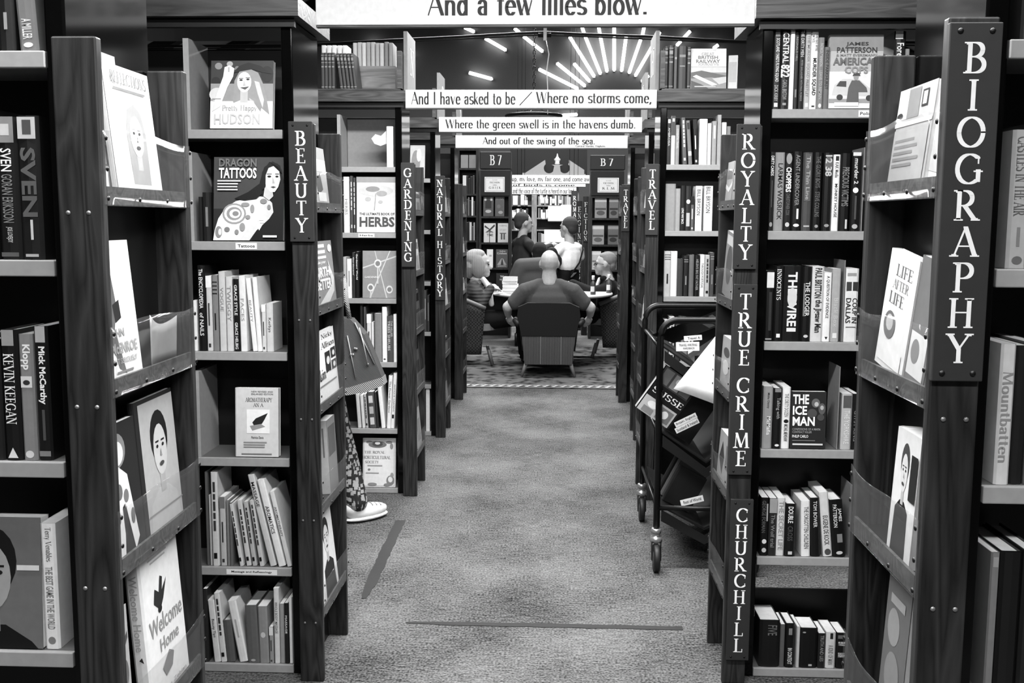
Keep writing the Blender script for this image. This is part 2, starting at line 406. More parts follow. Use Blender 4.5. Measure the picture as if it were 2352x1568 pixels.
def spine_row(Y, z, entries, where, group, anchor, from_right, depth=.15, lim=None):
    """spines seen on one shelf. entry: x0, x1 (photo, at the foot), y of the top, tone, items or None, lean of the top in photo px"""
    n = len(entries); prev = None
    rnd = random.Random(hash((round(Y, 2), round(z, 2))) & 0xffff)
    for i, e in enumerate(entries):
        x0, x1, yt, tone = e[:4]
        items = e[4] if len(e) > 4 else None
        lean = e[5] if len(e) > 5 else 0
        yb = 505 + (H - z) * F / Y
        X0 = PY(x0, yb, Y)[0]; X1 = PY(x1, yb, Y)[0]
        ht = PY((x0 + x1) / 2, yt, Y)[1] - z
        th = (X1 - X0) * .985
        ang = 0
        if lean:
            dx = lean * Y / F
            ang = math.atan2(dx, ht); ht = math.hypot(dx, ht) if False else ht / math.cos(ang) * .99
            th = th * math.cos(ang)
        if items is None: items = auto_spine(tone, rnd)
        bx0 = X0
        if lim: bx0 = min(max(bx0, lim[0]), lim[1] - th / math.cos(ang) - .0005)
        if lim and ang > 0: bx0 -= max(0, bx0 + th / math.cos(ang) + ht * math.sin(ang) - lim[1] + .002)
        if prev and not lim or prev and bx0 < prev[0] + .02:
            for q in (0, min(ht * math.cos(ang), prev[2])):
                gap = bx0 + q * math.tan(ang) - (prev[0] + q * math.tan(prev[1]))
                if -.05 < gap < .0006: bx0 += .0006 - gap
        if lim: th = max(.004, min(th, (lim[1] - .001 - bx0) * math.cos(ang)))
        X0, X1 = bx0, bx0 + th / math.cos(ang)
        prev = (X1, ang, ht * math.cos(ang))
        if ang >= 0: loc = Vector((X1, Y, z))
        else: loc = Vector((X0 + th * math.cos(ang), Y, z - th * math.sin(ang)))
        M = Matrix.Translation(loc + Vector((0, rnd.uniform(0, .006), .0005))) @ Matrix.Rotation(ang, 4, 'Y') @ RZ90
        k = n - i if from_right else i + 1
        bits = 'slim' if th < .017 else 'thick' if th > .034 else 'upright' if abs(ang) < .06 else 'medium'
        lab = '%s %s book%s, %s from %s on %s' % (bits, tone_word(tone), ' leaning over' if abs(ang) > .06 else '', ORD[k], anchor, where)
        book(M, depth if ht > .16 else .11, ht, th, tone, lab, group, spine=items, hard=tone < .5 and th > .025)
def face_book(Y, x0, x1, yt, z, tone, label, group, items, lean=6, th=.018, yaw=0, spine=(), hard=False):
    """a book shown cover-out on a shelf"""
    yb = 505 + (H - z) * F / Y
    X0 = PY(x0, yb, Y)[0]; X1 = PY(x1, yb, Y)[0]
    Z1 = PY((x0 + x1) / 2, yt, Y)[1]
    a = math.radians(lean)
    ht = (Z1 - z) / math.cos(a)
    M = Matrix.Translation((X0, Y, z + .001 + th * math.sin(a))) @ Matrix.Rotation(math.radians(yaw), 4, 'Z') @ Matrix.Rotation(-a, 4, 'X')
    return book(M, X1 - X0, ht, th, tone, label, group, cover=items, spine=spine, hard=hard)

# ------------------------------------------------------------------ the hall
def carpet_mat():
    m = bpy.data.materials.new('worn_carpet'); m.use_nodes = True
    nt = m.node_tree; b = nt.nodes['Principled BSDF']
    geo = nt.nodes.new('ShaderNodeNewGeometry')
    mp = nt.nodes.new('ShaderNodeMapping'); mp.inputs['Scale'].default_value = (5, 60, 1)
    nt.links.new(geo.outputs['Position'], mp.inputs['Vector'])
    n1 = nt.nodes.new('ShaderNodeTexNoise'); n1.inputs['Scale'].default_value = 3; n1.inputs['Detail'].default_value = 6
    nt.links.new(mp.outputs[0], n1.inputs['Vector'])
    n2 = nt.nodes.new('ShaderNodeTexNoise'); n2.inputs['Scale'].default_value = 120; n2.inputs['Detail'].default_value = 5
    nt.links.new(geo.outputs['Position'], n2.inputs['Vector'])
    n3 = nt.nodes.new('ShaderNodeTexNoise'); n3.inputs['Scale'].default_value = 2.2; n3.inputs['Detail'].default_value = 4
    nt.links.new(geo.outputs['Position'], n3.inputs['Vector'])
    def mx(f, a, c):
        q = nt.nodes.new('ShaderNodeMix'); q.data_type = 'FLOAT'; q.inputs[0].default_value = f
        nt.links.new(a, q.inputs[2]); nt.links.new(c, q.inputs[3]); return q.outputs[0]
    v = mx(.22, mx(.62, n1.outputs['Fac'], n2.outputs['Fac']), n3.outputs['Fac'])
    r = nt.nodes.new('ShaderNodeValToRGB')
    r.color_ramp.elements[0].position = .40; r.color_ramp.elements[1].position = .62
    r.color_ramp.elements[0].color = (.010, .010, .010, 1); r.color_ramp.elements[1].color = (.19, .19, .19, 1)
    nt.links.new(v, r.inputs[0]); nt.links.new(r.outputs[0], b.inputs['Base Color'])
    bp = nt.nodes.new('ShaderNodeBump'); bp.inputs['Strength'].default_value = .5; bp.inputs['Distance'].default_value = .006
    nt.links.new(n2.outputs['Fac'], bp.inputs['Height']); nt.links.new(bp.outputs[0], b.inputs['Normal'])
    b.inputs['Roughness'].default_value = .95; b.inputs['Specular IOR Level'].default_value = .1
    return m
def struct(o, label, cat):
    o['kind'] = 'structure'; o['label'] = label; o['category'] = cat
    return o
YB = 20.0
struct(box('floor', -7, 7, -3, YB, -.1, 0, carpet_mat()), 'worn grey ribbed carpet of the book hall', 'floor')
WALLM = mat(.44, .8, name='hall_wall')
struct(box('wall_back', -7, 7, YB, YB + .2, 0, 7.5, WALLM), 'dark plastered gable wall carrying the neon tubes', 'wall')
struct(box('wall_left', -7.2, -7, -3, YB, 0, 4.2, WALLM), 'long dark hall wall behind the beauty shelves', 'wall')
struct(box('wall_right', 7, 7.2, -3, YB, 0, 4.2, WALLM), 'long dark hall wall behind the crime shelves', 'wall')
PALEC = mat(.62, .8, name='ceiling_boards')
def slope(name, xa, za, xb, zb, m):
    return raw(name, [(xa, -3, za), (xb, -3, zb), (xb, YB, zb), (xa, YB, za), (xa, -3, za + .1), (xb, -3, zb + .1), (xb, YB, zb + .1), (xa, YB, za + .1)], BF, m)
struct(slope('ceiling', -7, 4.2, -2.6, 6.4, PALEC), 'sloping pale boarded roof above the beauty shelves', 'ceiling')
struct(slope('ceiling.001', 2.6, 6.4, 7, 4.2, PALEC), 'sloping pale boarded roof above the crime shelves', 'ceiling')
struct(slope('ceiling.002', -2.6, 6.4, 2.6, 6.4, WALLM), 'flat dark crown of the hall roof', 'ceiling')
for s in (-1, 1):
    for k in range(9):
        y = 3 + 2.0 * k
        o = raw('trim_%d' % (k + 1 + (9 if s > 0 else 0)), [(s * 7, y, 4.0), (s * 2.6, y + .001, 6.2), (s * 2.6, y + .22, 6.2), (s * 7, y + .22, 4.0), (s * 7, y, 4.19), (s * 2.6, y, 6.39), (s * 2.6, y + .22, 6.39), (s * 7, y + .22, 4.19)],
                BF if s < 0 else [f[::-1] for f in BF], BLACK)
        struct(o, 'black roof rafter under the sloping boards', 'rafter'); o['group'] = 'roof rafters'

# ------------------------------------------------------------------ shelving rows
ROWS = {  # name: (direction of the row from the aisle, front, back, aisle face, end panel face)
    'L1': (-1, 1.66, 2.07, -.742, -.818), 'L2': (-1, 3.16, 3.56, -.742, -.820), 'L3': (-1, 5.42, 5.78, -.742, -.820),
    'L4': (-1, 6.94, 7.30, -.750, -.820), 'L5': (-1, 8.45, 8.82, -.765, -.838),
    'R1': (1, 1.525, 1.89, .556, .630), 'R2': (1, 3.22, 3.56, .556, .632), 'R3': (1, 5.42, 5.78, .470, .540),
    'R4': (1, 6.94, 7.29, .545, .615), 'R5': (1, 8.40, 8.77, .530, .600)}
ROWNAME = {'L1': 'sports', 'L2': 'beauty', 'L3': 'gardening', 'L4': 'natural history', 'L5': 'unlettered', 'R1': 'biography', 'R2': 'true crime', 'R3': 'travel', 'R4': 'small travel', 'R5': 'inner travel'}
CASE_LABEL = {
    'L1': 'black bookcase of sports biographies beside the plain nailed post', 'L2': 'black bookcase of beauty books behind the BEAUTY post',
    'L3': 'black bookcase of gardening books behind the GARDENING post', 'L4': 'black bookcase behind the NATURAL HISTORY post',
    'L5': 'black bookcase behind the bare post beside the rug', 'R1': 'black bookcase behind the BIOGRAPHY post',
    'R2': 'black bookcase of crime books behind the ROYALTY and TRUE CRIME signs', 'R3': 'black bookcase behind the book trolley with railway book on top',
    'R4': 'black bookcase between the two posts lettered TRAVEL', 'R5': 'black bookcase beside the rug behind the narrow TRAVEL post'}
ZS = {'L': [1.776, 1.428, 1.076, .729, .362, .03], 'R1': [1.768, 1.430, 1.094, .75, .40, .03], 'R2': [1.846, 1.470, 1.119, .769, .411, .03],
      'R': [1.793, 1.447, 1.10, .75, .40, .03]}
def zs(n): return ZS.get(n) or ZS[n[0]]
CASE = {}
def bookcase(n, L=1.15, divs=(), back_top=2.05, gap=None):
    d, Yf, Yb, Xa, Xe = ROWS[n]
    Ys = Yf + .06
    mid = Ys + .185
    r = empty('bookcase', (Xe, Yf, 0)); CASE[n] = r
    tag(r, CASE_LABEL[n], 'bookcase', 'bookcases along the aisle')
    box('end_panel', Xe, Xe + d * .035, Ys - .004, Yb, 0, 2.11, GLOSS, r, bev=.004)
    box('end_panel', Xe + d * L, Xe + d * (L + .03), Ys - .004, Yb, 0, 2.11, BLACK, r)
    for z in zs(n):
        s = box('shelf', Xe + d * .036, Xe + d * L, Ys + .006, Yb, z - .024, z, SHELFTOP, r)
        box('shelf_edge', Xe + d * .036, Xe + d * L, Ys - .006, Ys + .006, z - .028, z, SHELF, s, bev=.002)
    box('back_panel', Xe + d * .036, Xe + d * L, mid, mid + .01, 0, back_top if not gap else gap[0], BLACK, r)  # back panel blackened to give the darkness inside the shelves
    if gap: box('back_panel', Xe + d * .036, Xe + d * L, mid, mid + .01, gap[1], back_top, BLACK, r)
    for x, za, zb in divs:
        box('divider', x - .009, x + .009, Ys + .006, mid, za, zb, mat(.62, .5, name='divider_grey'), r)
    c = box('cornice', Xe - d * .012, Xe + d * (L + .03), Ys - .05, Ys - .02, 2.112, 2.168, WOODX, r)
    box('cornice_shade', Xe - d * .012, Xe + d * (L + .03), Ys - .02, Ys + .0, 2.085, 2.112, BLACK, c)  # black strip in place of the shadow under the cornice
    box('cornice', Xe - d * .032, Xe - d * .012, Ys - .05, Yb + .05, 2.112, 2.168, WOODX, r)
    box('top_board', Xe - d * .012, Xe + d * (L + .03), Ys - .02, Yb + .05, 2.112, 2.13, BLACK, r)
    return r
Ld = -1.157
bookcase('L1'); bookcase('L2', divs=[(Ld, ZS['L'][i], ZS['L'][i] + .28) for i in (0, 1, 3)] )
bookcase('L3', divs=[(Ld, ZS['L'][0], 2.05)]); bookcase('L4'); bookcase('L5')
bookcase('R1'); bookcase('R2', gap=(.235, .335)); bookcase('R3', divs=[(.848, 1.793, 2.05)]); bookcase('R4'); bookcase('R5')

# ------------------------------------------------------------------ display stands on the row ends
TIERS = {'L': [1.52, 1.197, .882, .553, .212], 'R': [1.535, 1.221, .928, .61, .28]}
SCREW = None
def screw(parent, loc, nrm, m, r=.0045):
    """a round screw head; nrm is 'x', '-x' or '-y'"""
    vs, fs, k = [], [], 8
    ax = {'x': (Vector((0, 1, 0)), Vector((0, 0, 1)), Vector((1, 0, 0))), '-x': (Vector((0, -1, 0)), Vector((0, 0, 1)), Vector((-1, 0, 0))), '-y': (Vector((1, 0, 0)), Vector((0, 0, 1)), Vector((0, -1, 0)))}[nrm]
    for rr, hh in ((1, 0), (.85, .6), (.4, .85)):
        for j in range(k):
            q = 2 * PI * j / k
            vs.append(tuple(Vector(loc) + (ax[0] * math.cos(q) + ax[1] * math.sin(q)) * r * rr + ax[2] * r * hh * .7))
    for i in range(2):
        for j in range(k): fs.append((i * k + j, i * k + (j + 1) % k, (i + 1) * k + (j + 1) % k, (i + 1) * k + j))
    fs.append(tuple(range(2 * k, 3 * k)))
    return raw('screw', vs, fs, m, parent, smooth=True)
STAND_LABEL = {
    'L1': 'dark wooden display stand with plain nailed post and clear book pockets', 'L2': 'dark wooden display stand lettered BEAUTY with clear pockets',
    'L3': 'dark wooden display stand lettered GARDENING down its post', 'L4': 'dark wooden display stand lettered NATURAL HISTORY down its post',
    'L5': 'bare dark wooden display stand opposite the narrow TRAVEL post, by the rug', 'R1': 'dark wooden display stand lettered BIOGRAPHY with clear pockets',
    'R2': 'dark wooden display stand with ROYALTY, TRUE CRIME and CHURCHILL signs', 'R3': 'dark wooden display stand lettered TRAVEL behind the book trolley',
    'R4': 'narrow dark wooden display stand between the two TRAVEL posts', 'R5': 'dark wooden display stand lettered TRAVEL beside the seated man with glasses'}
STAND = {}
def wavy(name, X, d, y0, y1, z0, z1, parent, bow=.01):
    """thin clear sheet, bowed and rippled along its top"""
    vs, fs, n, k = [], [], 10, 5
    for j in range(k + 1):
        for i in range(n + 1):
            u, v = i / n, j / k
            b = bow * math.sin(PI * u) * v * (1 + .4 * math.sin(5 * u + z0 * 9))
            vs.append((X - d * b, y0 + (y1 - y0) * u, z0 + (z1 - z0) * v + .004 * math.sin(7 * u + z0 * 20) * v))
    for j in range(k):
        for i in range(n):
            a = j * (n + 1) + i; fs.append((a, a + 1, a + n + 2, a + n + 1))
    o = raw(name, vs, fs, clear_plastic(), parent, smooth=True)
    sm = o.modifiers.new('thick', 'SOLIDIFY'); sm.thickness = .0015
    return o
def stand(n, signs=(), screws=True):
    d, Yf, Yb, Xa, Xe = ROWS[n]
    r = empty('display_stand', (Xa, Yf, 0)); STAND[n] = r
    tag(r, STAND_LABEL[n], 'display stand', 'display stands on the row ends')
    fp = box('front_panel', Xa, Xe - d * .002, Yf, Yf + .022, 0, 1.79, WOOD, r, bev=.003)
    bp = box('back_panel', Xa, Xe - d * .002, Yb - .022, Yb, 0, 1.79, WOOD, r, bev=.003)
    box('backing', Xe - d * .010, Xe - d * .002, Yf + .022, Yb - .022, 0, 1.70, BLACK, r)
    y0, y1 = Yf + .0225, Yb - .0225
    for z in TIERS[n[0]]:
        box('pocket_floor', Xa + d * .006, Xe - d * .012, y0, y1, z + .004, z + .016, BLACK, r)
        rl = box('rail', Xa + d * .0005, Xa + d * .006, y0, y1, z, z + .032, WOODX, r)
        wavy('clear_pocket', Xa - d * .003, d, Yf + .006, Yb - .006, z + .002, z + .125, r)
        if screws:
            for k in range(4):
                screw(rl, (Xa - d * .005, Yf + .012 + (Yb - Yf - .024) * k / 3, z + .012), 'x' if d < 0 else '-x', BLACK)
            for dz in (.06, .11):
                screw(fp, (Xa - d * .005, Yf + .012, z + dz), 'x' if d < 0 else '-x', BLACK)
                screw(bp, (Xa - d * .005, Yb - .012, z + dz), 'x' if d < 0 else '-x', BLACK)
    if screws:
        for z in TIERS[n[0]]:
            for fx in (.3, .75):
                if not any(s[1] < z - .012 < s[2] for s in signs):
                    screw(fp, (Xa + (Xe - Xa) * fx, Yf - .001, z - .012), '-y', mat(.5, .4, metal=.5, name='nail'), .004)
    for text, z0, z1, xa, xb in signs:
        sb = box('sign_board', xa, xb, Yf - .013, Yf - .0005, z0, z1, SIGN, r, bev=.0015)
        cells = [.5 if c == ' ' else 1 for c in text]
        m0 = .05 * (z1 - z0) * (6 / max(len(text), 6)) + .006
        pitch = (z1 - z0 - 2 * m0) / sum(cells)
        zc = z1 - m0
        V, Fs = [], []
        for c, u in zip(text, cells):
            if c != ' ':
                g, fs = nib_glyphs(c, .15, .05, .13)
                a0 = min(p[0] for p in g); a1 = max(p[0] for p in g)
                h = pitch * .80
                b0 = len(V); cx = (xa + xb) / 2
                wmax = abs(xb - xa) * .78
                sx = min(h * 1.02, wmax / (a1 - a0))
                V += [(cx + (p[0] - (a0 + a1) / 2) * sx, Yf - .0136, zc - pitch * .5 - h * .5 + p[1] * h) for p in g]
                Fs += [tuple(b0 + q for q in f) for f in fs]
            zc -= pitch * u
        raw('lettering', stagger(V, Fs, Vector((0, -1, 0))), Fs, WHITE, sb)
        if screws:
            for zz in (z1 - .012, z0 + .012):
                for fx in (.2, .8): screw(sb, (xa + (xb - xa) * fx, Yf - .0135, zz), '-y', BLACK, .0045 if n[1] == '1' else .0035)
    return r
stand('L1')
stand('L2', [('BEAUTY', 1.43, 1.795, -.820, -.746)])
stand('L3', [('GARDENING', 1.25, 1.795, -.815, -.745)], screws=False)
stand('L4', [('NATURAL HISTORY', .955, 1.792, -.815, -.752)], screws=False)
stand('L5', screws=False)
stand('R1', [('BIOGRAPHY', 1.268, 1.780, .553, .627)])
stand('R2', [('ROYALTY', 1.352, 1.794, .550, .622), ('TRUE CRIME', .700, 1.305, .556, .628), ('CHURCHILL', .085, .620, .566, .638)])
stand('R3', [('TRAVEL', 1.425, 1.792, .466, .532)], screws=False)
stand('R4', screws=False)
stand('R5', [('TRAVEL', 1.412, 1.776, .530, .594)], screws=False)

# ------------------------------------------------------------------ contents of the shelves
def portrait(bg, hair, skin, coat, u=.5, v=.4, s=1.0, long=False):
    """a plain printed head and shoulders"""
    it = [Re(0, 1, 0, 1, bg)]
    it.append(Po([(u - .42 * s, 1), (u - .36 * s, v + .42 * s), (u - .12 * s, v + .32 * s), (u + .12 * s, v + .32 * s), (u + .36 * s, v + .42 * s), (u + .42 * s, 1)], coat))
    if long: it.append(Po([(u - .24 * s, v + .5 * s), (u - .27 * s, v - .02), (u - .18 * s, v - .22 * s), (u + .02, v - .29 * s), (u + .2 * s, v - .2 * s), (u + .27 * s, v), (u + .25 * s, v + .5 * s)], hair))
    else: it.append(El(u, v - .07 * s, .235 * s, .21 * s, hair))
    it.append(Re(u - .07 * s, u + .07 * s, v + .1 * s, v + .36 * s, skin * .85))
    it.append(El(u, v + .03 * s, .18 * s, .2 * s, skin))
    for q in (-1, 1):
        it.append(El(u + q * .075 * s, v, .03 * s, .014 * s, .1)); it.append(Re(u + q * .075 * s - .045 * s, u + q * .075 * s + .045 * s, v - .045 * s, v - .032 * s, hair))
    it.append(Po([(u - .02 * s, v + .08 * s), (u, v + .02 * s), (u + .03 * s, v + .085 * s)], skin * .72))
    it.append(El(u, v + .14 * s, .06 * s, .018 * s, .25))
    return it
def lines(u0, u1, v0, v1, n, tone):
    r = random.Random(n * 7 + int(v0 * 100)); dv = (v1 - v0) / n
    return [Re(u0, u0 + (u1 - u0) * r.uniform(.7, 1), v0 + k * dv, v0 + k * dv + dv * .5, tone) for k in range(n)]
def ST(s, u0=.08, u1=.8, tone=.95, v0=.25, v1=.75, font='s'): return Tx(s, u0, u1, v0, v1, tone, font)
SHN = ['top shelf', 'second shelf down', 'third shelf down', 'fourth shelf down', 'fifth shelf down', 'bottom shelf']
ANCH = {'L1': 'the plain nailed post', 'L2': 'the BEAUTY post', 'L3': 'the GARDENING post', 'L4': 'the NATURAL HISTORY post', 'R1': 'the BIOGRAPHY post', 'R2': 'the CHURCHILL post', 'R3': 'the TRAVEL post', 'R4': 'its bare post', 'R5': 'the rugside TRAVEL post'}
def shelf(n, k, entries, dy=.004):
    d, Yf, Yb, Xa, Xe = ROWS[n]
    spine_row(Yf + .06 + dy, zs(n)[k], entries, SHN[k], 'books on the %s of the %s bookcase' % (SHN[k], ROWNAME[n]), ANCH[n], n[0] == 'L', lim=(Xe - 1.14, Xe - .037) if d < 0 else (Xe + .037, Xe + 1.14))
def cover(n, k, x0, x1, yt, tone, label, items, dy=.004, **kw):
    d, Yf, Yb, Xa, Xe = ROWS[n]
    return face_book(Yf + .06 + dy, x0, x1, yt, zs(n)[k], tone, label, 'cover-out books on the %s bookcase' % ROWNAME[n], items, **kw)
def shelf_label(n, k, x0, x1, text, tall=.018):
    d, Yf, Yb, Xa, Xe = ROWS[n]
    Y = Yf + .06 - .0065; z = zs(n)[k]
    yb = 505 + (H - z) * F / Y
    X0 = PY(x0, yb, Y)[0]; X1 = PY(x1, yb, Y)[0]
    r = raw('shelf_label', bv(X0, X1, Y - .0006, Y, z - .024, z - .024 + tall), BF, mat(.95, .5, name='label_card'), CASE[n])
    m = (X1 - X0) * .1
    text_plane('lettering', text, 's', (X0 + m, Y - .0012, z - .024 + tall * .28), (1, 0, 0), (0, 0, 1), X1 - X0 - 2 * m, tall * .48, mat(.1, name='ink'), r)

# sports bookcase
face = lambda t: [Re(.02, .14, .08, .92, t), Re(.05, .1, .3, .7, .25)]
shelf('L1', 0, [(-30, 0, -40, .10), (0, 36, -60, .12), (36, 80, -80, .50, [ST('A MILLER', .62, .86, .92), El(.93, .5, .03, .25, .9)], -10)])
shelf('L1', 1, [(-40, -2, 250, .10), (0, 50, 268, .09, [Re(.0, .18, .1, .9, .55), Re(.05, .13, .3, .7, .8), ST('SVEN', .22, .38, .95), ST('GORAN ERIKSSON', .40, .74, .5), ST('JOE LOVEJOY', .77, .88, .8, .35, .65), Re(.95, .98, .1, .9, .35)]),
                (54, 104, 266, .10, [Re(.01, .16, .1, .92, .75), Re(.03, .13, .3, .7, .3), ST('SVEN', .22, .70, .36, .15, .85, 'b'), Re(.72, .86, .4, .52, .8), Re(.96, .98, .2, .8, .7)])])
shelf('L1', 2, [(-40, -14, 770, .2), (-12, 12, 780, .12), (15, 54, 758, .08, [Re(.0, .12, .15, .85, .6), ST('KEVIN KEEGAN', .18, .72, .95, .2, .8, 'n'), Po([(.9, .5), (.98, .2), (.98, .8)], .9)]),
                (56, 88, 768, .52, [ST('Klopp', .08, .28, .95, .15, .85, 'b'), Re(.33, .42, .1, .9, .85), El(.38, .5, .02, .25, .2), El(.95, .5, .03, .3, .85)]),
                (89, 121, 750, .08, [Re(.0, .12, .15, .85, .7), ST('Mick McCarthy', .15, .58, .98, .2, .8, 'b'), Re(.62, .85, .4, .6, .3), Re(.93, .97, .1, .9, .5)])])
cover('L1', 3, -92, 103, 1195, .45, 'grey cover with a close-up face, showing beside a tall white spine',
      portrait(.42, .08, .62, .06, .42, .42, 1.25) + [Re(.72, .98, .36, .4, .85)], lean=3, th=.03)
shelf('L1', 3, [(105, 139, 1205, .93, [ST('Terry Venables', .03, .3, .45, .25, .75, 'n'), ST('THE BEST GAME IN THE WORLD', .34, .84, .5, .25, .75), El(.93, .5, .03, .25, .5)])])
# beauty bookcase
B2 = 'cover-out books on the beauty bookcase'
cover('L2', 0, 483, 626, 139, .78, 'white cover showing a laughing long-haired figure in a hat, top beauty shelf',
      [Re(0, 1, 0, .34, .2), El(.12, .08, .06, .05, .55), El(.3, .05, .05, .04, .7), El(.42, .12, .04, .04, .5), El(.9, .2, .1, .12, .12), El(.08, .3, .07, .06, .12), Re(0, 1, .34, .6, .6), El(.1, .5, .12, .1, .85), Re(0, 1, .6, 1, .97),
       Po([(.36, .6), (.38, .3), (.46, .16), (.62, .12), (.76, .18), (.84, .34), (.9, .55), (.95, .8), (.82, .7), (.78, .85), (.7, .7), (.42, .72)], .62), Po([(.7, .3), (.78, .32), (.86, .58), (.84, .7), (.76, .5)], .85), Po([(.62, .55), (.7, .6), (.74, .78), (.66, .7)], .8), Po([(.34, .19), (.46, .08), (.6, .03), (.8, .08), (.98, .2), (.84, .18), (.66, .13), (.48, .16)], .1),
       Po([(.18, .98), (.2, .78), (.34, .64), (.5, .58), (.68, .6), (.84, .8), (.86, .98)], .98), Re(.48, .6, .44, .62, .8), El(.54, .32, .115, .15, .93), Po([(.02, .76), (.1, .5), (.2, .24), (.22, .1), (.3, .07), (.38, .12), (.36, .24), (.27, .4), (.16, .68)], .9), Re(.03, .17, .56, .575, .6), Re(.28, .3, .1, .17, .7),
       El(.49, .29, .026, .012, .12), El(.6, .28, .026, .012, .12), Re(.455, .525, .262, .27, .4), Re(.565, .635, .252, .26, .4), Po([(.54, .3), (.565, .365), (.525, .365)], .78), Po([(.48, .4), (.55, .395), (.62, .385), (.56, .43)], .35),
       Tx('Pretty Happy', .2, .75, .66, .76, .72, 'x'), Tx('HUDSON', .07, .8, .79, .94, .8)], lean=8, th=.022)
shelf('L2', 1, [(457, 466, 452, .12, []), (467, 486, 442, .12, [Re(.3, .7, .3, .6, .5)])])
cover('L2', 1, 490, 650, 362, .30, 'dark cover with white title and pale crouching figure above the Tattoos label',
      [Re(0, 1, 0, 1, .26), Re(0, 1, .62, 1, .14), Po([(.55, 1), (.6, .6), (.66, .3), (.72, .12), (.84, .05), (.95, .1), (1, .28), (1, 1)], .04),
       Po([(.0, 1), (.02, .88), (.07, .74), (.17, .61), (.32, .53), (.5, .49), (.64, .47), (.76, .48), (.84, .55), (.84, .66), (.76, .72), (.66, .76), (.56, .84), (.47, 1)], .95),
       Po([(.74, .5), (.84, .55), (.86, .66), (.8, .74), (.62, .88), (.52, 1), (.38, 1), (.5, .86), (.66, .74), (.72, .64)], .88), Po([(.62, .82), (.7, .72), (.76, .74), (.7, .82), (.66, .88)], .97), Re(.66, .72, .76, .765, .5), Re(.67, .73, .79, .795, .5),
       El(.3, .68, .17, .125, .62), El(.3, .68, .145, .105, .92), El(.3, .68, .11, .08, .6), El(.31, .68, .08, .055, .93), El(.32, .68, .045, .03, .55), El(.08, .9, .05, .07, .55), El(.1, .9, .025, .04, .9), El(.2, .87, .04, .03, .5), El(.46, .57, .06, .025, .6), El(.56, .62, .03, .05, .6), El(.72, .53, .05, .03, .55), El(.42, .84, .04, .05, .6), El(.34, .9, .03, .03, .55), El(.5, .72, .035, .025, .6), El(.8, .6, .025, .03, .55),
       Po([(.3, .5), (.5, .42), (.66, .32), (.7, .44), (.62, .5), (.45, .52)], .04), Po([(.72, .47), (.74, .34), (.84, .36), (.86, .47), (.8, .52)], .85), Po([(.72, .2), (.76, .12), (.86, .1), (.94, .16), (.96, .27), (.93, .36), (.88, .42), (.82, .42), (.76, .36), (.73, .28)], .96), El(.8, .235, .028, .013, .08), El(.91, .235, .022, .012, .08), Re(.765, .835, .2, .208, .15), Re(.885, .94, .2, .208, .15), Po([(.85, .24), (.88, .315), (.845, .315)], .75), Po([(.82, .36), (.86, .35), (.9, .36), (.86, .375)], .3),
       Po([(.7, .4), (.7, .18), (.8, .06), (.92, .08), (.98, .2), (.97, .14), (.88, .1), (.79, .13), (.75, .22), (.75, .36)], .03),
       Tx('DRAGON', .08, .62, .02, .12, .45, 'b'), Tx('TATTOOS', .08, .62, .13, .26, .97, 'b')] + lines(.06, .4, .28, .42, 4, .85) + [Re(.72, .92, .94, .965, .9)], lean=7, th=.02)
shelf_label('L2', 1, 541, 590, 'Tattoos', .02)
shelf('L2', 2, [(446, 454, 690, .92, []), (457, 475, 610, .07, [ST('The ENCYCLOPEDIA', .04, .5, .95), ST('of NAILS', .55, .82, .9)]), (476, 489, 634, .80), (490, 503, 632, .50), (505, 520, 624, .80, [ST('VOGUE', .2, .5, .5)]),
                (521, 536, 636, .82, [ST('TWIGGY', .12, .6, .55, .2, .8)]), (538, 551, 641, .07, [ST('GRACE STYLE', .08, .5, .95), ST('GRACE HELBIG', .6, .97, .95)]), (552, 567, 632, .92, [ST('FACES', .3, .6, .6)], -2),
                (577, 588, 638, .95, [ST('BEAUTY', .3, .6, .6)], -14), (590, 601, 636, .95, [], -10), (602, 611, 700, .85), (612, 628, 697, .82, [ST('Kerbys', .3, .6, .3)])])
shelf('L2', 3, [(436, 448, 872, .62)])
cover('L2', 3, 541, 640, 895, .84, 'cream book with a small framed flower picture standing alone on shelf',
      [Tx('NEW REVISED AND', .38, .88, .04, .065, .2), Tx('ENLARGED EDITION', .38, .88, .075, .1, .2), Tx('AROMATHERAPY', .24, .86, .14, .2, .3, 'n'), Tx('AN A-Z', .42, .66, .22, .27, .35, 'n'), Re(.27, .8, .31, .66, .97),
       Po([(.4, .5), (.48, .44), (.62, .4), (.76, .36), (.68, .46), (.62, .52), (.45, .56)], .15), Po([(.34, .55), (.6, .52), (.7, .56), (.4, .62)], .6), Tx('Patricia Davis', .38, .66, .7, .735, .3)] + lines(.2, .85, .78, .88, 3, .6) + [Re(.15, .85, .95, .965, .5)], lean=4, th=.028)
shelf('L2', 4, [(476, 482, 1085, .35, []), (484, 488, 1138, .7, []), (490, 505, 1085, .82, None), (508, 521, 1142, .75), (523, 529, 1150, .5, []), (530, 536, 1155, .4, []),
                (552, 560, 1157, .82, None, -22), (566, 577, 1150, .80, None, -20), (580, 590, 1153, .72, None, -19), (597, 607, 1150, .78, None, -22),
                (612, 627, 1091, .80, [ST('MASSAGE', .08, .35, .15)], -50), (640, 657, 1103, .92, [ST('AROMATICS', .3, .62, .2)], -48), (660, 671, 1130, .88, [ST('AROMATHERAPY', .2, .6, .35)], -40)])
shelf_label('L2', 4, 521, 637, 'Massage and Reflexology', .018)
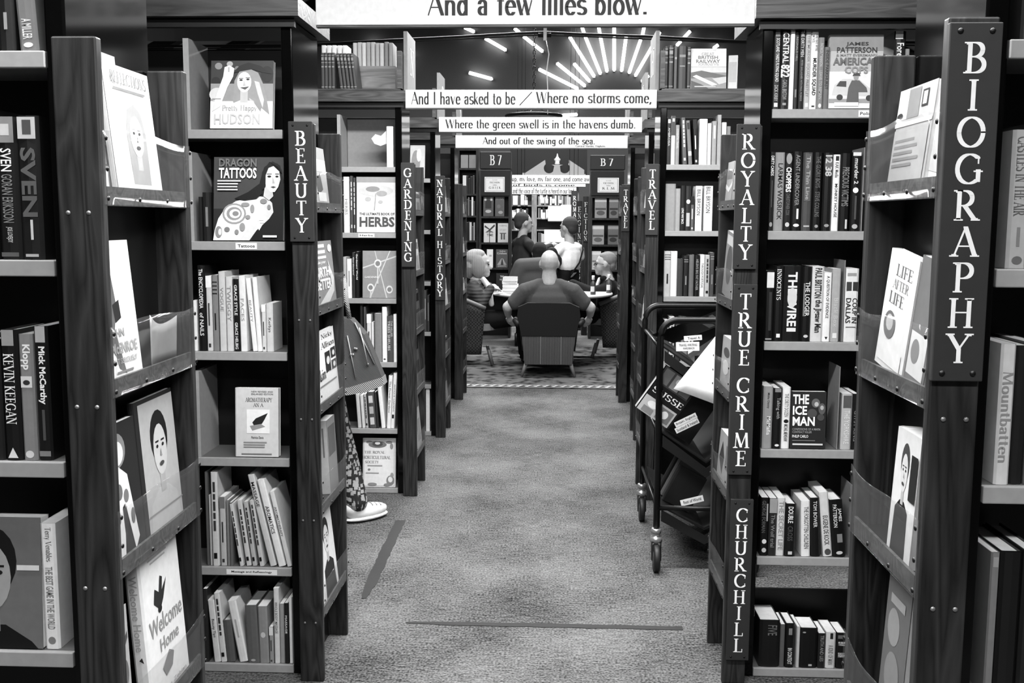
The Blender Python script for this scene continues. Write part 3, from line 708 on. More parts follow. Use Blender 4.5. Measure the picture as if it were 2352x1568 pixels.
shelf('L2', 5, [(472, 482, 1353, .15, []), (489, 504, 1378, .85, [ST('Beauty Tips', .3, .6, .3)], -13), (505, 518, 1362, .85, None, -14), (522, 541, 1425, .35, [], -8), (549, 569, 1382, .90, [Re(.3, .6, .4, .6, .7)], -26),
                (570, 597, 1390, .38, [El(.95, .5, .02, .2, .7)], -5), (598, 620, 1392, .55, [El(.5, .5, .05, .25, .8)], -3), (621, 630, 1440, .6), (632, 644, 1352, .85, [ST('WHOLE BODY MASSAGE', .18, .6, .4)]), (645, 655, 1388, .6, []), (656, 665, 1386, .12, [ST('MASSAGE', .2, .5, .95)]), (666, 673, 1374, .92, [])])
# gardening bookcase
shelf('L3', 0, [(888, 903, 290, .97, [])])
box('bay_back', -1.145, -.857, ROWS['L3'][1] + .236, ROWS['L3'][1] + .2445, 1.778, 2.04, mat(.52, .7, name='bay_grey'), CASE['L3'])
q_ = [(853, 318), (862, 308), (875, 312), (887, 300), (888, 330), (874, 335), (860, 330)]
Yq = ROWS['L3'][1] + .10
o = raw('paper_scrap', [(PY(x, y, Yq)[0], Yq + .002 * (k % 2), PY(x, y, Yq)[1]) for k, (x, y) in enumerate(q_)] + [(PY(x, y, Yq)[0], Yq + .006 + .002 * (k % 2), PY(x, y, Yq)[1]) for k, (x, y) in enumerate(q_)], [tuple(range(7)), tuple(range(7, 14))[::-1]] + [((k + 1) % 7, k, k + 7, (k + 1) % 7 + 7) for k in range(7)], PAPER)
tag(o, 'torn paper flap sticking out of the white binder on the gardening shelf', 'paper')
shelf('L3', 1, [(790, 803, 406, .95, [ST('HERBS', .4, .68, .5)]), (805, 811, 404, .3), (812, 817, 408, .25)])
cover('L3', 1, 819, 908, 407, .85, 'pale herb book with speckled umbel picture, above the Herbs shelf label',
      [Re(0, 1, 0, .1, .6), El(.5, .25, .45, .1, .78), El(.42, .22, .18, .05, .55), El(.65, .3, .14, .05, .62), El(.3, .4, .08, .04, .7), El(.62, .45, .06, .03, .68), Po([(.45, .6), (.49, .3), (.51, .3), (.475, .6)], .6),
       Tx('THE ULTIMATE BOOK OF', .08, .98, .645, .69, .15), Tx('HERBS', .08, .98, .72, .90, .3, 'b')], lean=3, th=.03)
shelf_label('L3', 1, 823, 860, 'Herbs', .02)
shelf('L3', 2, [(789, 796, 590, .7, []), (797, 808, 595, .95, [Re(.3, .7, .4, .6, .5)]), (810, 816, 580, .2, [ST("Gardeners'", .1, .5, .9)]), (817, 825, 578, .1, [ST("Gardeners' World", .05, .6, .95)])])
cover('L3', 2, 833, 910, 577, .62, 'grey gardening cover with sketched ring-shaped seed heads',
      [Re(0, 1, 0, 1, .58), Po([(0, .35), (1, .1), (1, .13), (0, .38)], .8), Po([(.2, 1), (.8, 0), (.83, 0), (.24, 1)], .8), Po([(.7, 1), (.35, 0), (.37, 0), (.74, 1)], .78), El(.45, .27, .11, .09, .85), El(.45, .27, .07, .055, .5), El(.24, .78, .1, .085, .88), El(.24, .78, .065, .05, .5),
       El(.8, .82, .1, .085, .85), El(.8, .82, .065, .05, .5), Re(.22, .26, .85, 1, .8), Re(.43, .47, .36, .7, .8), Tx('GARDENING', .06, .5, .54, .58, .95)], lean=4, th=.02)
shelf('L3', 3, [(828, 834, 700, .15, []), (836, 841, 705, .3, []), (843, 853, 722, .82), (854, 859, 740, .85, []), (861, 877, 720, .50, []), (878, 889, 705, .95, [El(.95, .5, .015, .25, .3)]), (890, 904, 726, .30, [ST('THE HILLIER', .1, .45, .7, .1, .4), ST('TREES SHRUBS', .1, .75, .75, .5, .9)]), (907, 916, 722, .95, [])])
shelf('L3', 4, [(822, 830, 905, .8, [], -5), (832, 839, 908, .85, [], -5), (840, 846, 905, .7, None, -5), (849, 865, 900, .30, [Re(.1, .3, .2, .8, .8), Re(.4, .6, .2, .8, .7), Re(.7, .9, .2, .8, .8)], -6), (866, 870, 900, .2, [], -6), (876, 885, 890, .93, [], -9),
                (888, 897, 862, .93, [ST('The Flower Gardens', .1, .7, .4)], 6), (899, 907, 856, .95, [ST('ANTIQUE GARDENS', .2, .7, .4), Re(.75, .82, .2, .8, .1)], 8)])
cover('L3', 5, 833, 908, 1010, .86, 'large pale book with engraved scroll border, bottom gardening shelf',
      [Re(.03, .97, .02, .98, .7), Re(.045, .955, .03, .97, .9), El(.45, .13, .28, .07, .45), El(.45, .12, .16, .05, .3), El(.45, .1, .08, .03, .85), El(.2, .08, .1, .03, .55), El(.8, .08, .1, .03, .55), El(.88, .16, .05, .06, .55),
       Tx('THE ROYAL', .05, .68, .26, .31, .45, 'n'), Tx('HORTICULTURAL', -.0, .85, .36, .42, .45, 'n'), Tx('SOCIETY', .08, .5, .46, .51, .5, 'n'), Re(.15, .6, .55, .57, .6), El(.2, .64, .04, .02, .5), Re(.1, .5, .7, .72, .65),
       El(.85, .86, .12, .1, .5), El(.85, .84, .07, .06, .88), El(.75, .95, .1, .03, .5), El(.3, .94, .14, .03, .55), El(.9, .75, .05, .05, .6)], lean=6, th=.02)
# biography bookcase
shelf('R1', 1, [(2312, 2360, 298, .70, [ST('CASTLES IN THE AIR', .05, .62, .35, .25, .8, 'n'), Re(.7, .84, .42, .58, .5), El(.94, .5, .03, .25, .4)]), (2362, 2410, 280, .15)])
shelf('R1', 2, [(2283, 2318, 790, .82, [ST('Mountbatten', .2, .84, .55, .15, .85, 'x')]), (2321, 2352, 795, .10, []), (2354, 2390, 790, .35)])
shelf('R1', 3, [(2258, 2278, 1270, .48, [Re(.03, .1, .2, .8, .6)]), (2280, 2330, 1268, .08, []), (2332, 2370, 1265, .12, [])])
shelf('R1', 0, [(2345, 2380, -60, .2), (2385, 2420, -80, .6)])
# true crime bookcase
def sp(x): return 1720 + x / 2.8
shelf('R2', 0, [(sp(133), sp(180), 65, .14, [Re(.02, .1, .2, .8, .5), ST("SCOTLAND YARD'S FLYING SQUAD", .12, .66, .92, .2, .75), ST('DICK KIRBY', .7, .9, .7), Re(.92, .97, .25, .75, .9)]),
                (sp(183), sp(240), 68, .12, [ST('CENTRAL', .04, .42, .97, .15, .85), ST('822', .44, .60, .97, .0, 1, 'b'), ST('CAROL BRISTOW', .63, .88, .6), Re(.92, .95, .3, .7, .6)]),
                (sp(242), sp(272), 70, .95, []), (sp(274), sp(300), 66, .16, [ST('REGINALD HILL', .1, .4, .6), Re(.75, .85, .3, .7, .5)]), (sp(302), sp(342), 62, .06, [ST('THE DIRTY MEN', .04, .36, .8), ST('PETER GALLAGHER WITH PAUL MCBRIDE', .4, .9, .55, .35, .65)]),
                (sp(345), sp(381), 70, .72, [ST('THE MURDER SQUAD', .06, .6, .5), ST('PRIESTLEY', .62, .84, .45), Re(.92, .97, .25, .75, .95)]), (sp(383), sp(429), 72, .95, [ST('TIM TATE', .03, .14, .5, .55, .9), ST('AND RAY WYRE', .03, .25, .45, .1, .45), ST('MURDER SQUAD', .34, .82, .08, .2, .8, 'b'), Re(.95, .97, .3, .7, .2)]),
                (sp(431), sp(469), 86, .50, [ST('PATRICK MANNION', .08, .4, .75), ST('LEAVE TO REMAIN', .46, .86, .7), El(.95, .5, .03, .25, .9)]), (sp(471), sp(505), 108, .42, [ST('INSIDE PARKHURST', .05, .68, .12, .2, .75)])])
cover('R2', 0, sp(512), sp(855), 80, .72, 'pale cover showing an officer beside a patrol car, on the top crime shelf',
      [Re(0, 1, 0, .22, .55), Re(0, 1, .5, 1, .9), Re(0, 1, .87, .93, .6), Po([(.05, .82), (.1, .68), (.25, .6), (.55, .6), (.75, .72), (.95, .76), (.95, .84)], .8), Po([(.13, .7), (.2, .63), (.32, .63), (.32, .71)], .25), El(.2, .85, .06, .04, .2), El(.75, .86, .06, .04, .2),
       Po([(.32, .95), (.36, .72), (.42, .62), (.56, .62), (.7, .72), (.72, .78), (.55, .78), (.56, .95)], .35), El(.5, .57, .05, .05, .6), Po([(.43, .56), (.46, .52), (.56, .52), (.58, .56)], .25),
       Tx('JAMES', .3, .72, .1, .16, .12), Tx('PATTERSON', .13, .88, .17, .245, .12), Tx('& MATT EVERSMANN', .12, .88, .26, .295, .5), Tx('AMERICAN', .06, .93, .31, .415, .4, 'b'), Tx('COPS', .28, .72, .43, .53, .55, 'b'), Re(.1, .55, .92, .97, .97)], lean=4, th=.03)
shelf('R2', 0, [(sp(915), sp(990), 72, .08, [Re(.0, .1, .3, .95, .95), ST('Forensics', .15, .5, .95, .2, .8)]), (sp(992), sp(1020), 112, .55)], dy=.03)
shelf('R2', 1, [(sp(120), sp(152), 349, .07, [ST('DIRTY CARDS', .05, .3, .97, .2, .8), Re(.36, .7, .42, .55, .35), El(.92, .5, .03, .3, .6)]), (sp(158), sp(219), 350, .58, [ST('LARMAS WASRICK', .14, .86, .12, .2, .7)]), (sp(222), sp(268), 352, .12, [El(.07, .5, .07, .4, .6), ST('CHOPPERS', .18, .5, .95, .12, .88, 'b'), ST('CHRISTOPHER COX', .52, .8, .4), El(.92, .5, .03, .3, .8)]),
                (sp(271), sp(335), 348, .07, [ST('AGENT UNDERCOVER', .04, .68, .55, .3, .72), Re(.72, .85, .3, .5, .9), El(.93, .5, .02, .3, .9)]), (sp(338), sp(400), 350, .28, [Re(.02, .62, .2, .85, .35), ST('The Thin Line', .05, .6, .65, .3, .7), Re(.93, .95, .2, .8, .7)]), (sp(403), sp(460), 350, .06, [ST('THE GLORY BOYS', .05, .45, .4), ST('STEVE COLLINS', .5, .82, .4), El(.94, .5, .02, .2, .6)]),
                (sp(465), sp(527), 351, .07, [El(.15, .5, .12, .4, .4), ST('12 38', .03, .3, .75, .15, .85, 'b'), El(.93, .5, .02, .25, .6)]), (sp(529), sp(575), 355, .93, [Re(.02, .08, .25, .7, .15), ST('KAK Media', .1, .3, .4), ST('MONKEY HOUSE', .38, .82, .2, .3, .7)]), (sp(577), sp(640), 352, .06, [ST('PRECIOUS VICTIMS', .18, .68, .5, .15, .85), Re(.85, .97, .2, .4, .8)]), (sp(647), sp(708), 350, .06, [Re(.0, .045, .1, .95, .9), ST('murder 2', .08, .4, .92, .3, .75), El(.48, .55, .035, .3, .95), Re(.55, .85, .4, .6, .3), El(.94, .5, .03, .3, .7)])])
def sq(x): return 1720 + x / 2.9025
shelf('R2', 2, [(sq(88), sq(148), 622, .06, [Re(.02, .24, .1, .9, .9), Re(.3, .85, .3, .6, .2), Re(.96, .98, .2, .9, .6)]), (sq(152), sq(213), 611, .06, [ST('INNOCENTS', .04, .45, .95, .35, .8, 'n'), Re(.9, .95, .3, .7, .95)]), (sq(217), sq(341), 611, .06, [ST('THE WIRE', .08, .8, .9, .3, .8, 'b'), El(.42, .55, .13, .26, .82), Re(.82, .87, .3, .8, .9)]), (sq(345), sq(406), 613, .06, [ST('THE LODGER', .2, .66, .9, .2, .7), Re(.22, .66, .74, .9, .5), El(.93, .5, .02, .25, .8)]),
                (sq(408), sq(487), 612, .82, [ST('PAUL BRITTON', .02, .42, .2, .2, .8, 'b'), ST('the Jigsaw Man', .44, .88, .2, .15, .85, 'b')]), (sq(489), sq(541), 626, .93, [ST('A QUESTION OF EVIDENCE', .05, .66, .12, .3, .75), Po([(.93, .3), (.97, .5), (.93, .7)], .1)]), (sq(544), sq(600), 617, .66, [ST('Black Box', .4, .8, .75), Re(.88, .95, .3, .8, .9)]), (sq(632), sq(718), 617, .88, [Re(.06, .1, .2, .9, .6), Re(.18, .3, .05, .45, .2), Re(.18, .3, .55, .95, .25), ST('COUP IN', .4, .74, .15, .05, .45), ST('DALLAS', .4, .74, .15, .55, .95), Re(.79, .8, .1, .9, .4)])])
shelf('R2', 3, [(sq(88), sq(152), 888, .60, [ST('Misha Glenny', .1, .35, .2, .35, .65), ST('McMafia', .48, .78, .95, .2, .6)]), (sq(155), sq(213), 892, .07, [Re(.0, .06, .2, .9, .5), ST('Talking with', .15, .5, .6), El(.94, .5, .02, .25, .9)]), (sq(216), sq(270), 890, .92, [ST('THE DIRTY DOZEN', .1, .48, .5), El(.55, .5, .03, .3, .1), ST('MICHAEL MEWSHAW', .6, .88, .4)]),
                (sq(612), sq(681), 905, .72, [Re(.03, .25, .1, .9, .35), ST('THE YORKSHIRE', .3, .9, .9)]), (sq(684), sq(724), 905, .08, [ST('GYPSY KING', .3, .85, .5)])])
cover('R2', 3, sq(277), sq(508), 902, .16, 'black cover with three-line white block title on the fourth crime shelf',
      [El(.7, .2, .12, .08, .4), El(.72, .22, .06, .04, .75), El(.88, .3, .1, .1, .35), El(.88, .28, .05, .04, .7), El(.6, .38, .14, .08, .3), El(.85, .45, .1, .06, .28), Tx('THE', .04, .5, .05, .22, .98, 'b'), Tx('ICE', .04, .45, .25, .41, .98, 'b'), Tx('MAN', .04, .68, .44, .6, .98, 'b'),
       Tx('CONFESSIONS OF A MAFIA', .04, .85, .64, .68, .6), Tx('CONTRACT KILLER', .04, .6, .69, .73, .6), Tx('PHILIP CARLO', .04, .5, .76, .81, .95), Re(.04, .7, .85, .87, .4), Re(.05, .92, .91, .94, .85)], lean=3, th=.03)
def sr(x): return 1620 + x / 3.0875
shelf('R2', 4, [(sr(385), sr(439), 1143, .06, [Re(.1, .4, .1, .3, .6), ST('GEORGE FORMAN', .05, .6, .35, .4, .9), El(.75, .5, .04, .3, .9), El(.9, .5, .04, .3, .8)]), (sr(443), sr(498), 1145, .15, [Re(.0, .25, .02, .98, .6), ST('The Wolf trial', .28, .85, .5)]), (sr(501), sr(557), 1145, .82, [ST('THE SECRET LIFE', .05, .9, .55, .2, .8)]),
                (sr(560), sr(633), 1157, .07, [ST('DOUBLE', .05, .36, .97, .3, .8), ST('CROSS', .42, .7, .3, .3, .8), Re(.9, .96, .3, .7, .8)]), (sr(680), sr(743), 1150, .92, [ST('THE FORGOTTEN CHILDREN', .1, .86, .35, .2, .7)], -5), (sr(745), sr(812), 1143, .07, [ST('TOM BOWER', .05, .5, .85, .3, .7)], -7),
                (sr(838), sr(902), 1131, .85, [ST('EUGENE DE KOCK', .36, .82, .25, .25, .8), El(.93, .5, .05, .35, .3)], -16), (sr(905), sr(998), 1148, .06, [ST('JAMES', .15, .38, .9, .15, .45), ST('PATTERSON', .08, .48, .9, .5, .8), Re(.6, .75, .2, .6, .5), El(.93, .5, .03, .25, .8)], -14)])
shelf('R2', 5, [(sr(375), sr(520), 1425, .07, [ST('FIVE', .1, .32, .4, .15, .6)]), (sr(524), sr(556), 1435, .35, []), (sr(560), sr(622), 1432, .06, [ST('IN CONTEXT', .55, .92, .9), Re(.1, .25, .3, .7, .5)]), (sr(640), sr(662), 1440, .75, []), (sr(665), sr(788), 1443, .06, [El(.1, .8, .02, .1, .6), Re(.9, .95, .3, .5, .7)]), (sr(792), sr(843), 1455, .12, [ST('TRUTH AND LIES', .05, .8, .55)]),
                (sr(847), sr(917), 1453, .82, [Re(.02, .18, .3, .6, .15), ST('A KIND OF MAN', .35, .9, .55)]), (sr(922), sr(994), 1455, .06, [Re(.05, .15, .2, .9, .4), ST('BEN W', .24, .35, .9, .15, .85), ST('LAURA', .55, .68, .9, .15, .85)])])
# metal bookends on the crime shelves
def bookend(n, k, px, h, label):
    d, Yf, Yb, Xa, Xe = ROWS[n]; Y = Yf + .066; z = zs(n)[k]
    X = PY(px, 505 + (H - z) * F / Y, Y)[0]
    r = empty('bookend', (X, Y, z)); tag(r, label, 'bookend', 'metal bookends on the crime shelves')
    box('plate', X, X + .0025, Y, Y + .13, z + .001, z + h, mat(.62, .4, metal=.3, name='bookend_grey'), r)
    box('foot', X + .003, X + .009, Y + .03, Y + .12, z + .0005, z + .002, mat(.62, .4, metal=.3, name='bookend_grey'), r)
bookend('R2', 1, 1977, .26, 'grey metal bookend beside the rounded white-dot spine, second crime shelf')
bookend('R2', 2, 1933, .26, 'grey metal bookend between two pale spines, third crime shelf')
bookend('R2', 3, 1921, .27, 'tall grey metal bookend beside the white-titled black cover, fourth crime shelf')
bookend('R2', 4, 1950, .24, 'grey metal bookend against the leaning black book, fifth crime shelf')
shelf_label('R2', 0, 1972, 2010, 'Police', .02)
# travel bookcase behind the trolley
def st(x): return 1400 + x / 2.45
shelf('R3', 0, [(st(318), st(342), 272, .15, [Re(.02, .1, .2, .8, .9), ST('AMBROSIA', .2, .6, .7)]), (st(344), st(367), 266, .85, [Re(0, .4, .02, .98, .25), Re(.05, .12, .2, .8, .7)]), (st(369), st(391), 287, .55, [ST('COVENTRY TRAVEL', .1, .6, .8)]), (st(412), st(436), 269, .35, None, -6), (st(445), st(467), 276, .45, [Re(.05, .2, .2, .8, .15), Re(.7, .8, .1, .9, .85)], -8), (st(478), st(500), 273, .08, None, -6), (st(503), st(547), 273, .95, [Re(.4, .6, .3, .5, .8)]), (st(550), st(570), 283, .95, []), (st(574), st(600), 278, .60, [Re(.1, .4, .3, .7, .8)]), (st(628), st(654), 281, .95, []), (st(656), st(676), 290, .2)])
shelf('R3', 1, [(st(303), st(360), 422, .58, []), (st(361), st(388), 433, .60, []), (st(390), st(417), 426, .08, [ST('LONG WAY BACK', .5, .85, .9)]), (st(420), st(452), 427, .15, [El(.35, .5, .05, .35, .8), Re(.6, .9, .2, .8, .7)]), (st(454), st(472), 451, .35), (st(481), st(518), 427, .95, [ST('BILL BRYSON', .08, .65, .15, .25, .8)]), (st(529), st(577), 427, .93, [ST('BILL BRYSON', .02, .6, .2, .3, .8)])])
shelf('R3', 2, [(st(300), st(338), 577, .75, None), (st(340), st(376), 577, .95, []), (st(378), st(411), 594, .25, []), (st(414), st(441), 587, .15), (st(445), st(473), 585, .42, []), (st(476), st(504), 586, .08, [ST("HELEN'S BIG FAT FATHER", .1, .85, .6)]), (st(507), st(532), 585, .93, [ST('THROUGH PORTUGAL', .2, .8, .4)]), (st(534), st(560), 586, .72), (st(563), st(585), 580, .3)])
shelf('R3', 3, [(1524, 1534, 735, .4), (1536, 1548, 728, .75), (1550, 1561, 740, .2), (1563, 1578, 730, .5), (1580, 1592, 742, .85)])
# natural history and the further rows: only slivers show
cover('L4', 0, 941, 975, 334, .72, 'pale speckled book tilted above the GARDENING stand', [El(.4, .5, .3, .35, .5), El(.6, .3, .15, .2, .95)], lean=10)
shelf('L4', 3, [(974, 980, 667, .28, [Re(.2, .7, .3, .6, .6)]), (981, 986, 678, .24, [Re(.2, .7, .3, .6, .55)])]); shelf('L4', 5, [(978, 987, 891, .93, [])])
shelf('R4', 0, [(1456, 1463, 352, .7, []), (1464, 1470, 340, .95, []), (1471, 1476, 352, .85, [])]); shelf('R5', 0, [(1437, 1441, 418, .9, []), (1442, 1446, 416, .8, [])])

# ------------------------------------------------------------------ books in the stand pockets, facing the aisle
def pocket_book(n, t, x0, x1, yt, tone, label, items, lean=7, th=.012, deep=.006, spine=(), roll=0, hard=False):
    d, Yf, Yb, Xa, Xe = ROWS[n]
    z = TIERS[n[0]][t] + .0165
    X = Xa + d * (deep + .008)
    ym = 505 + (H - z - .1) * F / ((Yf + Yb) / 2)
    Y0 = PX(x0, ym, X)[0]; Y1 = PX(x1, ym, X)[0]
    lo, hi = Yf + .026, Yb - .026
    Y0, Y1 = min(max(Y0, lo), hi), min(max(Y1, lo), hi)
    wd = abs(Y1 - Y0)
    a = math.radians(lean)
    ht = (PX(x0, yt, X)[1] - z) / math.cos(a)
    M = Matrix.Translation((X, Y0, z + th * math.sin(a) + wd * math.sin(math.radians(max(roll, 0))))) @ Matrix.Rotation(-d * PI / 2, 4, 'Z') @ Matrix.Rotation(-a, 4, 'X') @ Matrix.Rotation(math.radians(roll), 4, 'Y')
    return book(M, wd, ht, th, tone, label, 'books in the pockets of the display stands', cover=items, spine=spine, hard=hard)
pocket_book('L1', 0, 232, 292, 112, .74, 'pale collage cover in the top pocket of the plain nailed stand', [Re(0, 1, 0, .12, .6), Po([(.2, .45), (.35, .18), (.55, .2), (.6, .6), (.45, .62)], .25), Po([(.6, .5), (.75, .2), (.9, .55), (.8, .62)], .3), Re(.05, .45, .66, .78, .5), Re(.5, .95, .62, .76, .85), Re(.1, .6, .82, .96, .85), Re(.62, .95, .8, .95, .55), Po([(0, .6), (1, .78), (1, .8), (0, .62)], .3)], deep=.03, lean=4)
pocket_book('L1', 0, 270, 371, 142, .82, 'white cover with fair-haired portrait, top pocket of the plain nailed stand', portrait(.86, .62, .85, .93, .55, .5, .8, True)[0:] + [Tx('REFLECTIONS', .12, .9, .05, .14, .4, 'n'), Re(.15, .85, .17, .185, .5)], lean=6, deep=.012)
pocket_book('L1', 1, 250, 325, 555, .92, 'tall white paperback with standing figure, second pocket of plain nailed stand', [Po([(.05, .1), (.2, .06), (.35, .2), (.42, .45), (.3, .62), (.5, .95), (.3, .9), (.12, .6), (.02, .35)], .35), Po([(.3, .45), (.5, .42), (.52, .55), (.34, .58)], .12), El(.16, .09, .1, .05, .6), Tx('JOHN', .1, .55, .62, .70, .6, 'b'), Tx('McENROE', .12, .9, .72, .80, .6, 'b'), Tx('BUT SERIOUSLY', .12, .85, .83, .87, .6), Re(.2, .7, .92, .935, .5)], lean=5)
pocket_book('L1', 2, 262, 332, 985, .35, 'dark cover with ornate white costume figure, third pocket of plain nailed stand', [Re(0, 1, 0, 1, .12), El(.35, .2, .28, .13, .5), El(.35, .22, .2, .09, .85), Po([(.0, .9), (.05, .4), (.3, .3), (.6, .4), (.8, .9), (.65, .98), (.45, .6), (.3, .98), (.1, .98)], .85), El(.3, .5, .1, .06, .4), El(.5, .55, .08, .05, .45), Po([(.35, .62), (.42, .6), (.5, .95), (.36, .95)], .12), El(.2, .68, .06, .05, .4), El(.65, .72, .06, .06, .4)], lean=4)
pocket_book('L1', 2, 334, 420, 925, .12, 'black-edged grey portrait cover, third pocket of plain nailed stand', [Re(.1, 1, .03, .97, .66)] + portrait(.64, .06, .74, .7, .55, .38, .95)[1:] + [Re(.1, 1, .84, .85, .5)], lean=4)
pocket_book('L1', 3, 284, 306, 1400, .7, 'narrow photo-covered book in the fourth pocket of plain nailed stand', [Po([(0, .3), (.9, .2), (.9, .25), (0, .4)], .3), El(.5, .5, .3, .1, .4), Re(.1, .9, .7, .8, .2)], lean=2)
pocket_book('L1', 3, 352, 436, 1282, .95, 'thick white book with a flying bird, fourth pocket of plain nailed stand', [Re(.2, .7, .05, .062, .7), Re(.25, .65, .075, .087, .7), Po([(.25, .35), (.3, .26), (.4, .3), (.46, .2), (.52, .22), (.48, .3), (.62, .24), (.5, .36), (.4, .42)], .15), El(.39, .41, .05, .025, .1), Tx('Welcome', .08, .95, .44, .56, .6, 's'), Tx('Home', .3, .8, .6, .69, .6, 's'), Po([(.3, .8), (.5, .72), (.62, .76), (.55, .84), (.38, .87)], .5), Tx('Najwa Zebian', .15, .9, .93, .97, .7, 's')], lean=4, th=.03, spine=[ST('Welcome Home', .1, .6, .7, .25, .75), Po([(.64, .4), (.68, .3), (.66, .6)], .2)], deep=.002)
# leaflet curling in its pocket
def leaflet(n, t, x0, x1, yt, label, tone=.75, curl=.02):
    d, Yf, Yb, Xa, Xe = ROWS[n]; z = TIERS[n[0]][t] + .018; X = Xa + d * .02
    ym = 505 + (H - z) * F / ((Yf + Yb) / 2)
    Y0 = PX(x0, ym, X)[0]; Y1 = PX(x1, ym, X)[0]; h = PX((x0 + x1) / 2, yt, X)[1] - z
    vs, fs, m, k = [], [], 12, 4
    for j in range(k + 1):
        for i in range(m + 1):
            u, v = i / m, j / k
            vs.append((X + d * curl * math.sin(PI * u) * (1 - v * .3), Y0 + (Y1 - Y0) * u, z + h * v * (1 - .25 * math.sin(PI * u))))
    for j in range(k):
        for i in range(m):
            a = j * (m + 1) + i; fs.append((a, a + 1, a + m + 2, a + m + 1))
    o = raw('leaflet', vs, fs, mat(tone, .3, spec=.6, name='leaflet'), None, smooth=True)
    o.modifiers.new('thick', 'SOLIDIFY').thickness = .0012
    tag(o, label, 'leaflet', 'leaflets in the stand pockets')
leaflet('L1', 1, 350, 436, 712, 'curled grey leaflet in the second pocket of the plain nailed stand', .6)
pocket_book('L2', 0, 728, 757, 335, .62, 'grey cover with a dark silhouette, top pocket of the BEAUTY stand', [Re(0, 1, .2, .4, .75), Po([(.1, .5), (.5, .45), (.6, .7), (.2, .8)], .25), Re(.2, .8, .75, .9, .8)], lean=6)
pocket_book('L2', 1, 729, 773, 556, .52, 'striped cover with large brushed title, second pocket of the BEAUTY stand', [Re(.05, .6, .05, .1, .9), Re(.05, .62, .14, .19, .9), Re(.05, .65, .23, .27, .9), Tx('make your', .1, .6, .3, .36, .95), Tx('BIRTH', .05, .75, .4, .55, .95, 'b'), Tx('BETTER', .05, .8, .58, .74, .95, 'b'), El(.85, .12, .1, .06, .9), Po([(.7, .3), (.95, .6), (.9, .8), (.6, .95), (.1, .95), (.8, .7)], .8)], lean=5)
pocket_book('L2', 2, 733, 788, 770, .9, 'white leaflet-like cover with four small portraits, third BEAUTY stand pocket', [Tx('Nicky', .35, .9, .05, .14, .3, 'n'), Tx('Allison', .3, .95, .17, .26, .3, 'n'), Re(.45, .7, .32, .62, .15), Re(.74, .97, .3, .45, .2), Re(.74, .97, .48, .62, .3), El(.58, .45, .08, .06, .8), El(.86, .38, .06, .04, .8), El(.86, .55, .06, .04, .75), Re(.12, .2, .12, .28, .3), Tx('skin', .03, .4, .52, .68, .25, 'n'), Re(.1, .9, .75, .77, .5)], lean=5)
pocket_book('L2', 3, 760, 778, 966, .5, 'grey book with a pale spine, fourth pocket of the BEAUTY stand', [Re(.1, .9, .1, .5, .35)], lean=3, th=.03, spine=[Re(.0, 1, .02, .98, .8), Re(.1, .5, .4, .6, .5)])
pocket_book('L2', 4, 743, 778, 1186, .9, 'white leaflet with a face photograph, lowest pocket of the BEAUTY stand', portrait(.9, .08, .85, .1, .55, .35, .8), lean=6)
for t, (x0, x1, y, tn) in enumerate([(956, 971, 440, .55), (957, 965, 550, .75), (958, 970, 668, .3), (960, 973, 770, .3), (960, 975, 905, .7)]):
    pocket_book('L3', t, x0, x1, y, tn, '%s book in the %s pocket of the GARDENING stand' % (tone_word(tn), ORD[t + 1]), [Re(.1, .9, .1, .3, abs(tn - .3)), Re(.2, .8, .5, .9, abs(tn - .15))], lean=5)
for t, (x0, x1, y, tn) in enumerate([(1023, 1031, 425, .7), (1023, 1032, 560, .4), (1024, 1033, 640, .85), (1025, 1033, 775, .4), (1026, 1034, 850, .5)]):
    pocket_book('L4', t, x0, x1, y, tn, '%s book in the %s pocket of the NATURAL HISTORY stand' % (tone_word(tn), ORD[t + 1]), [Re(.1, .9, .1, .4, abs(tn - .3))], lean=5)
for t, (x0, x1, y, tn) in enumerate([(1063, 1069, 450, .75), (1063, 1069, 545, .85), (1063, 1070, 640, .8)]):
    pocket_book('L5', t, x0, x1, y, tn, '%s book in the %s pocket of the bare rugside stand' % (tone_word(tn), ORD[t + 1]), [Re(.1, .9, .1, .4, abs(tn - .3))], lean=5)
pocket_book('R1', 0, 2042, 2124, 214, .66, 'grey cover with small framed window, top pocket of the BIOGRAPHY stand', [Re(0, .28, 0, .3, .78), Re(.28, .6, .02, .3, .5), Re(.66, .82, .06, .22, .15), Re(.69, .79, .08, .2, .8), El(.1, .26, .08, .03, .2), Re(0, 1, .33, .37, .9), Re(.02, .95, .4, .95, .62)] + lines(.08, .8, .5, .8, 5, .45), lean=6, deep=.012)
pocket_book('R1', 0, 2126, 2160, 118, .9, 'tall white cover leaning in the top pocket of the BIOGRAPHY stand', [Re(.3, .9, .1, .25, .7), Re(.1, .9, .3, .45, .3), Re(.2, .8, .5, .9, .75)], lean=6, roll=8, deep=.02)
pocket_book('R1', 1, 2012, 2078, 590, .88, 'white book with sketched title, second pocket of the BIOGRAPHY stand', [Tx('LIFE', .3, .85, .1, .2, .4, 'n'), Tx('AFTER', .25, .8, .23, .31, .5, 'n'), Tx('LIFE', .2, .7, .34, .44, .4, 'n'), El(.35, .62, .2, .12, .4), El(.35, .6, .12, .07, .7), Re(.1, .9, .8, .95, .9)], lean=4, roll=7, th=.02, deep=.003)
pocket_book('R1', 1, 2080, 2128, 598, .42, 'dark grey book with pale lower picture, second BIOGRAPHY stand pocket', [Re(.1, .9, .6, .95, .85), El(.4, .75, .2, .1, .5)], lean=4, roll=7, th=.02)
pocket_book('R1', 2, 2042, 2096, 975, .85, 'thick book with a suited portrait on its cover, third BIOGRAPHY stand pocket', portrait(.84, .25, .8, .05, .45, .3, .75) + [Re(.72, .98, .15, .5, .1)], lean=3, th=.04, deep=.004)
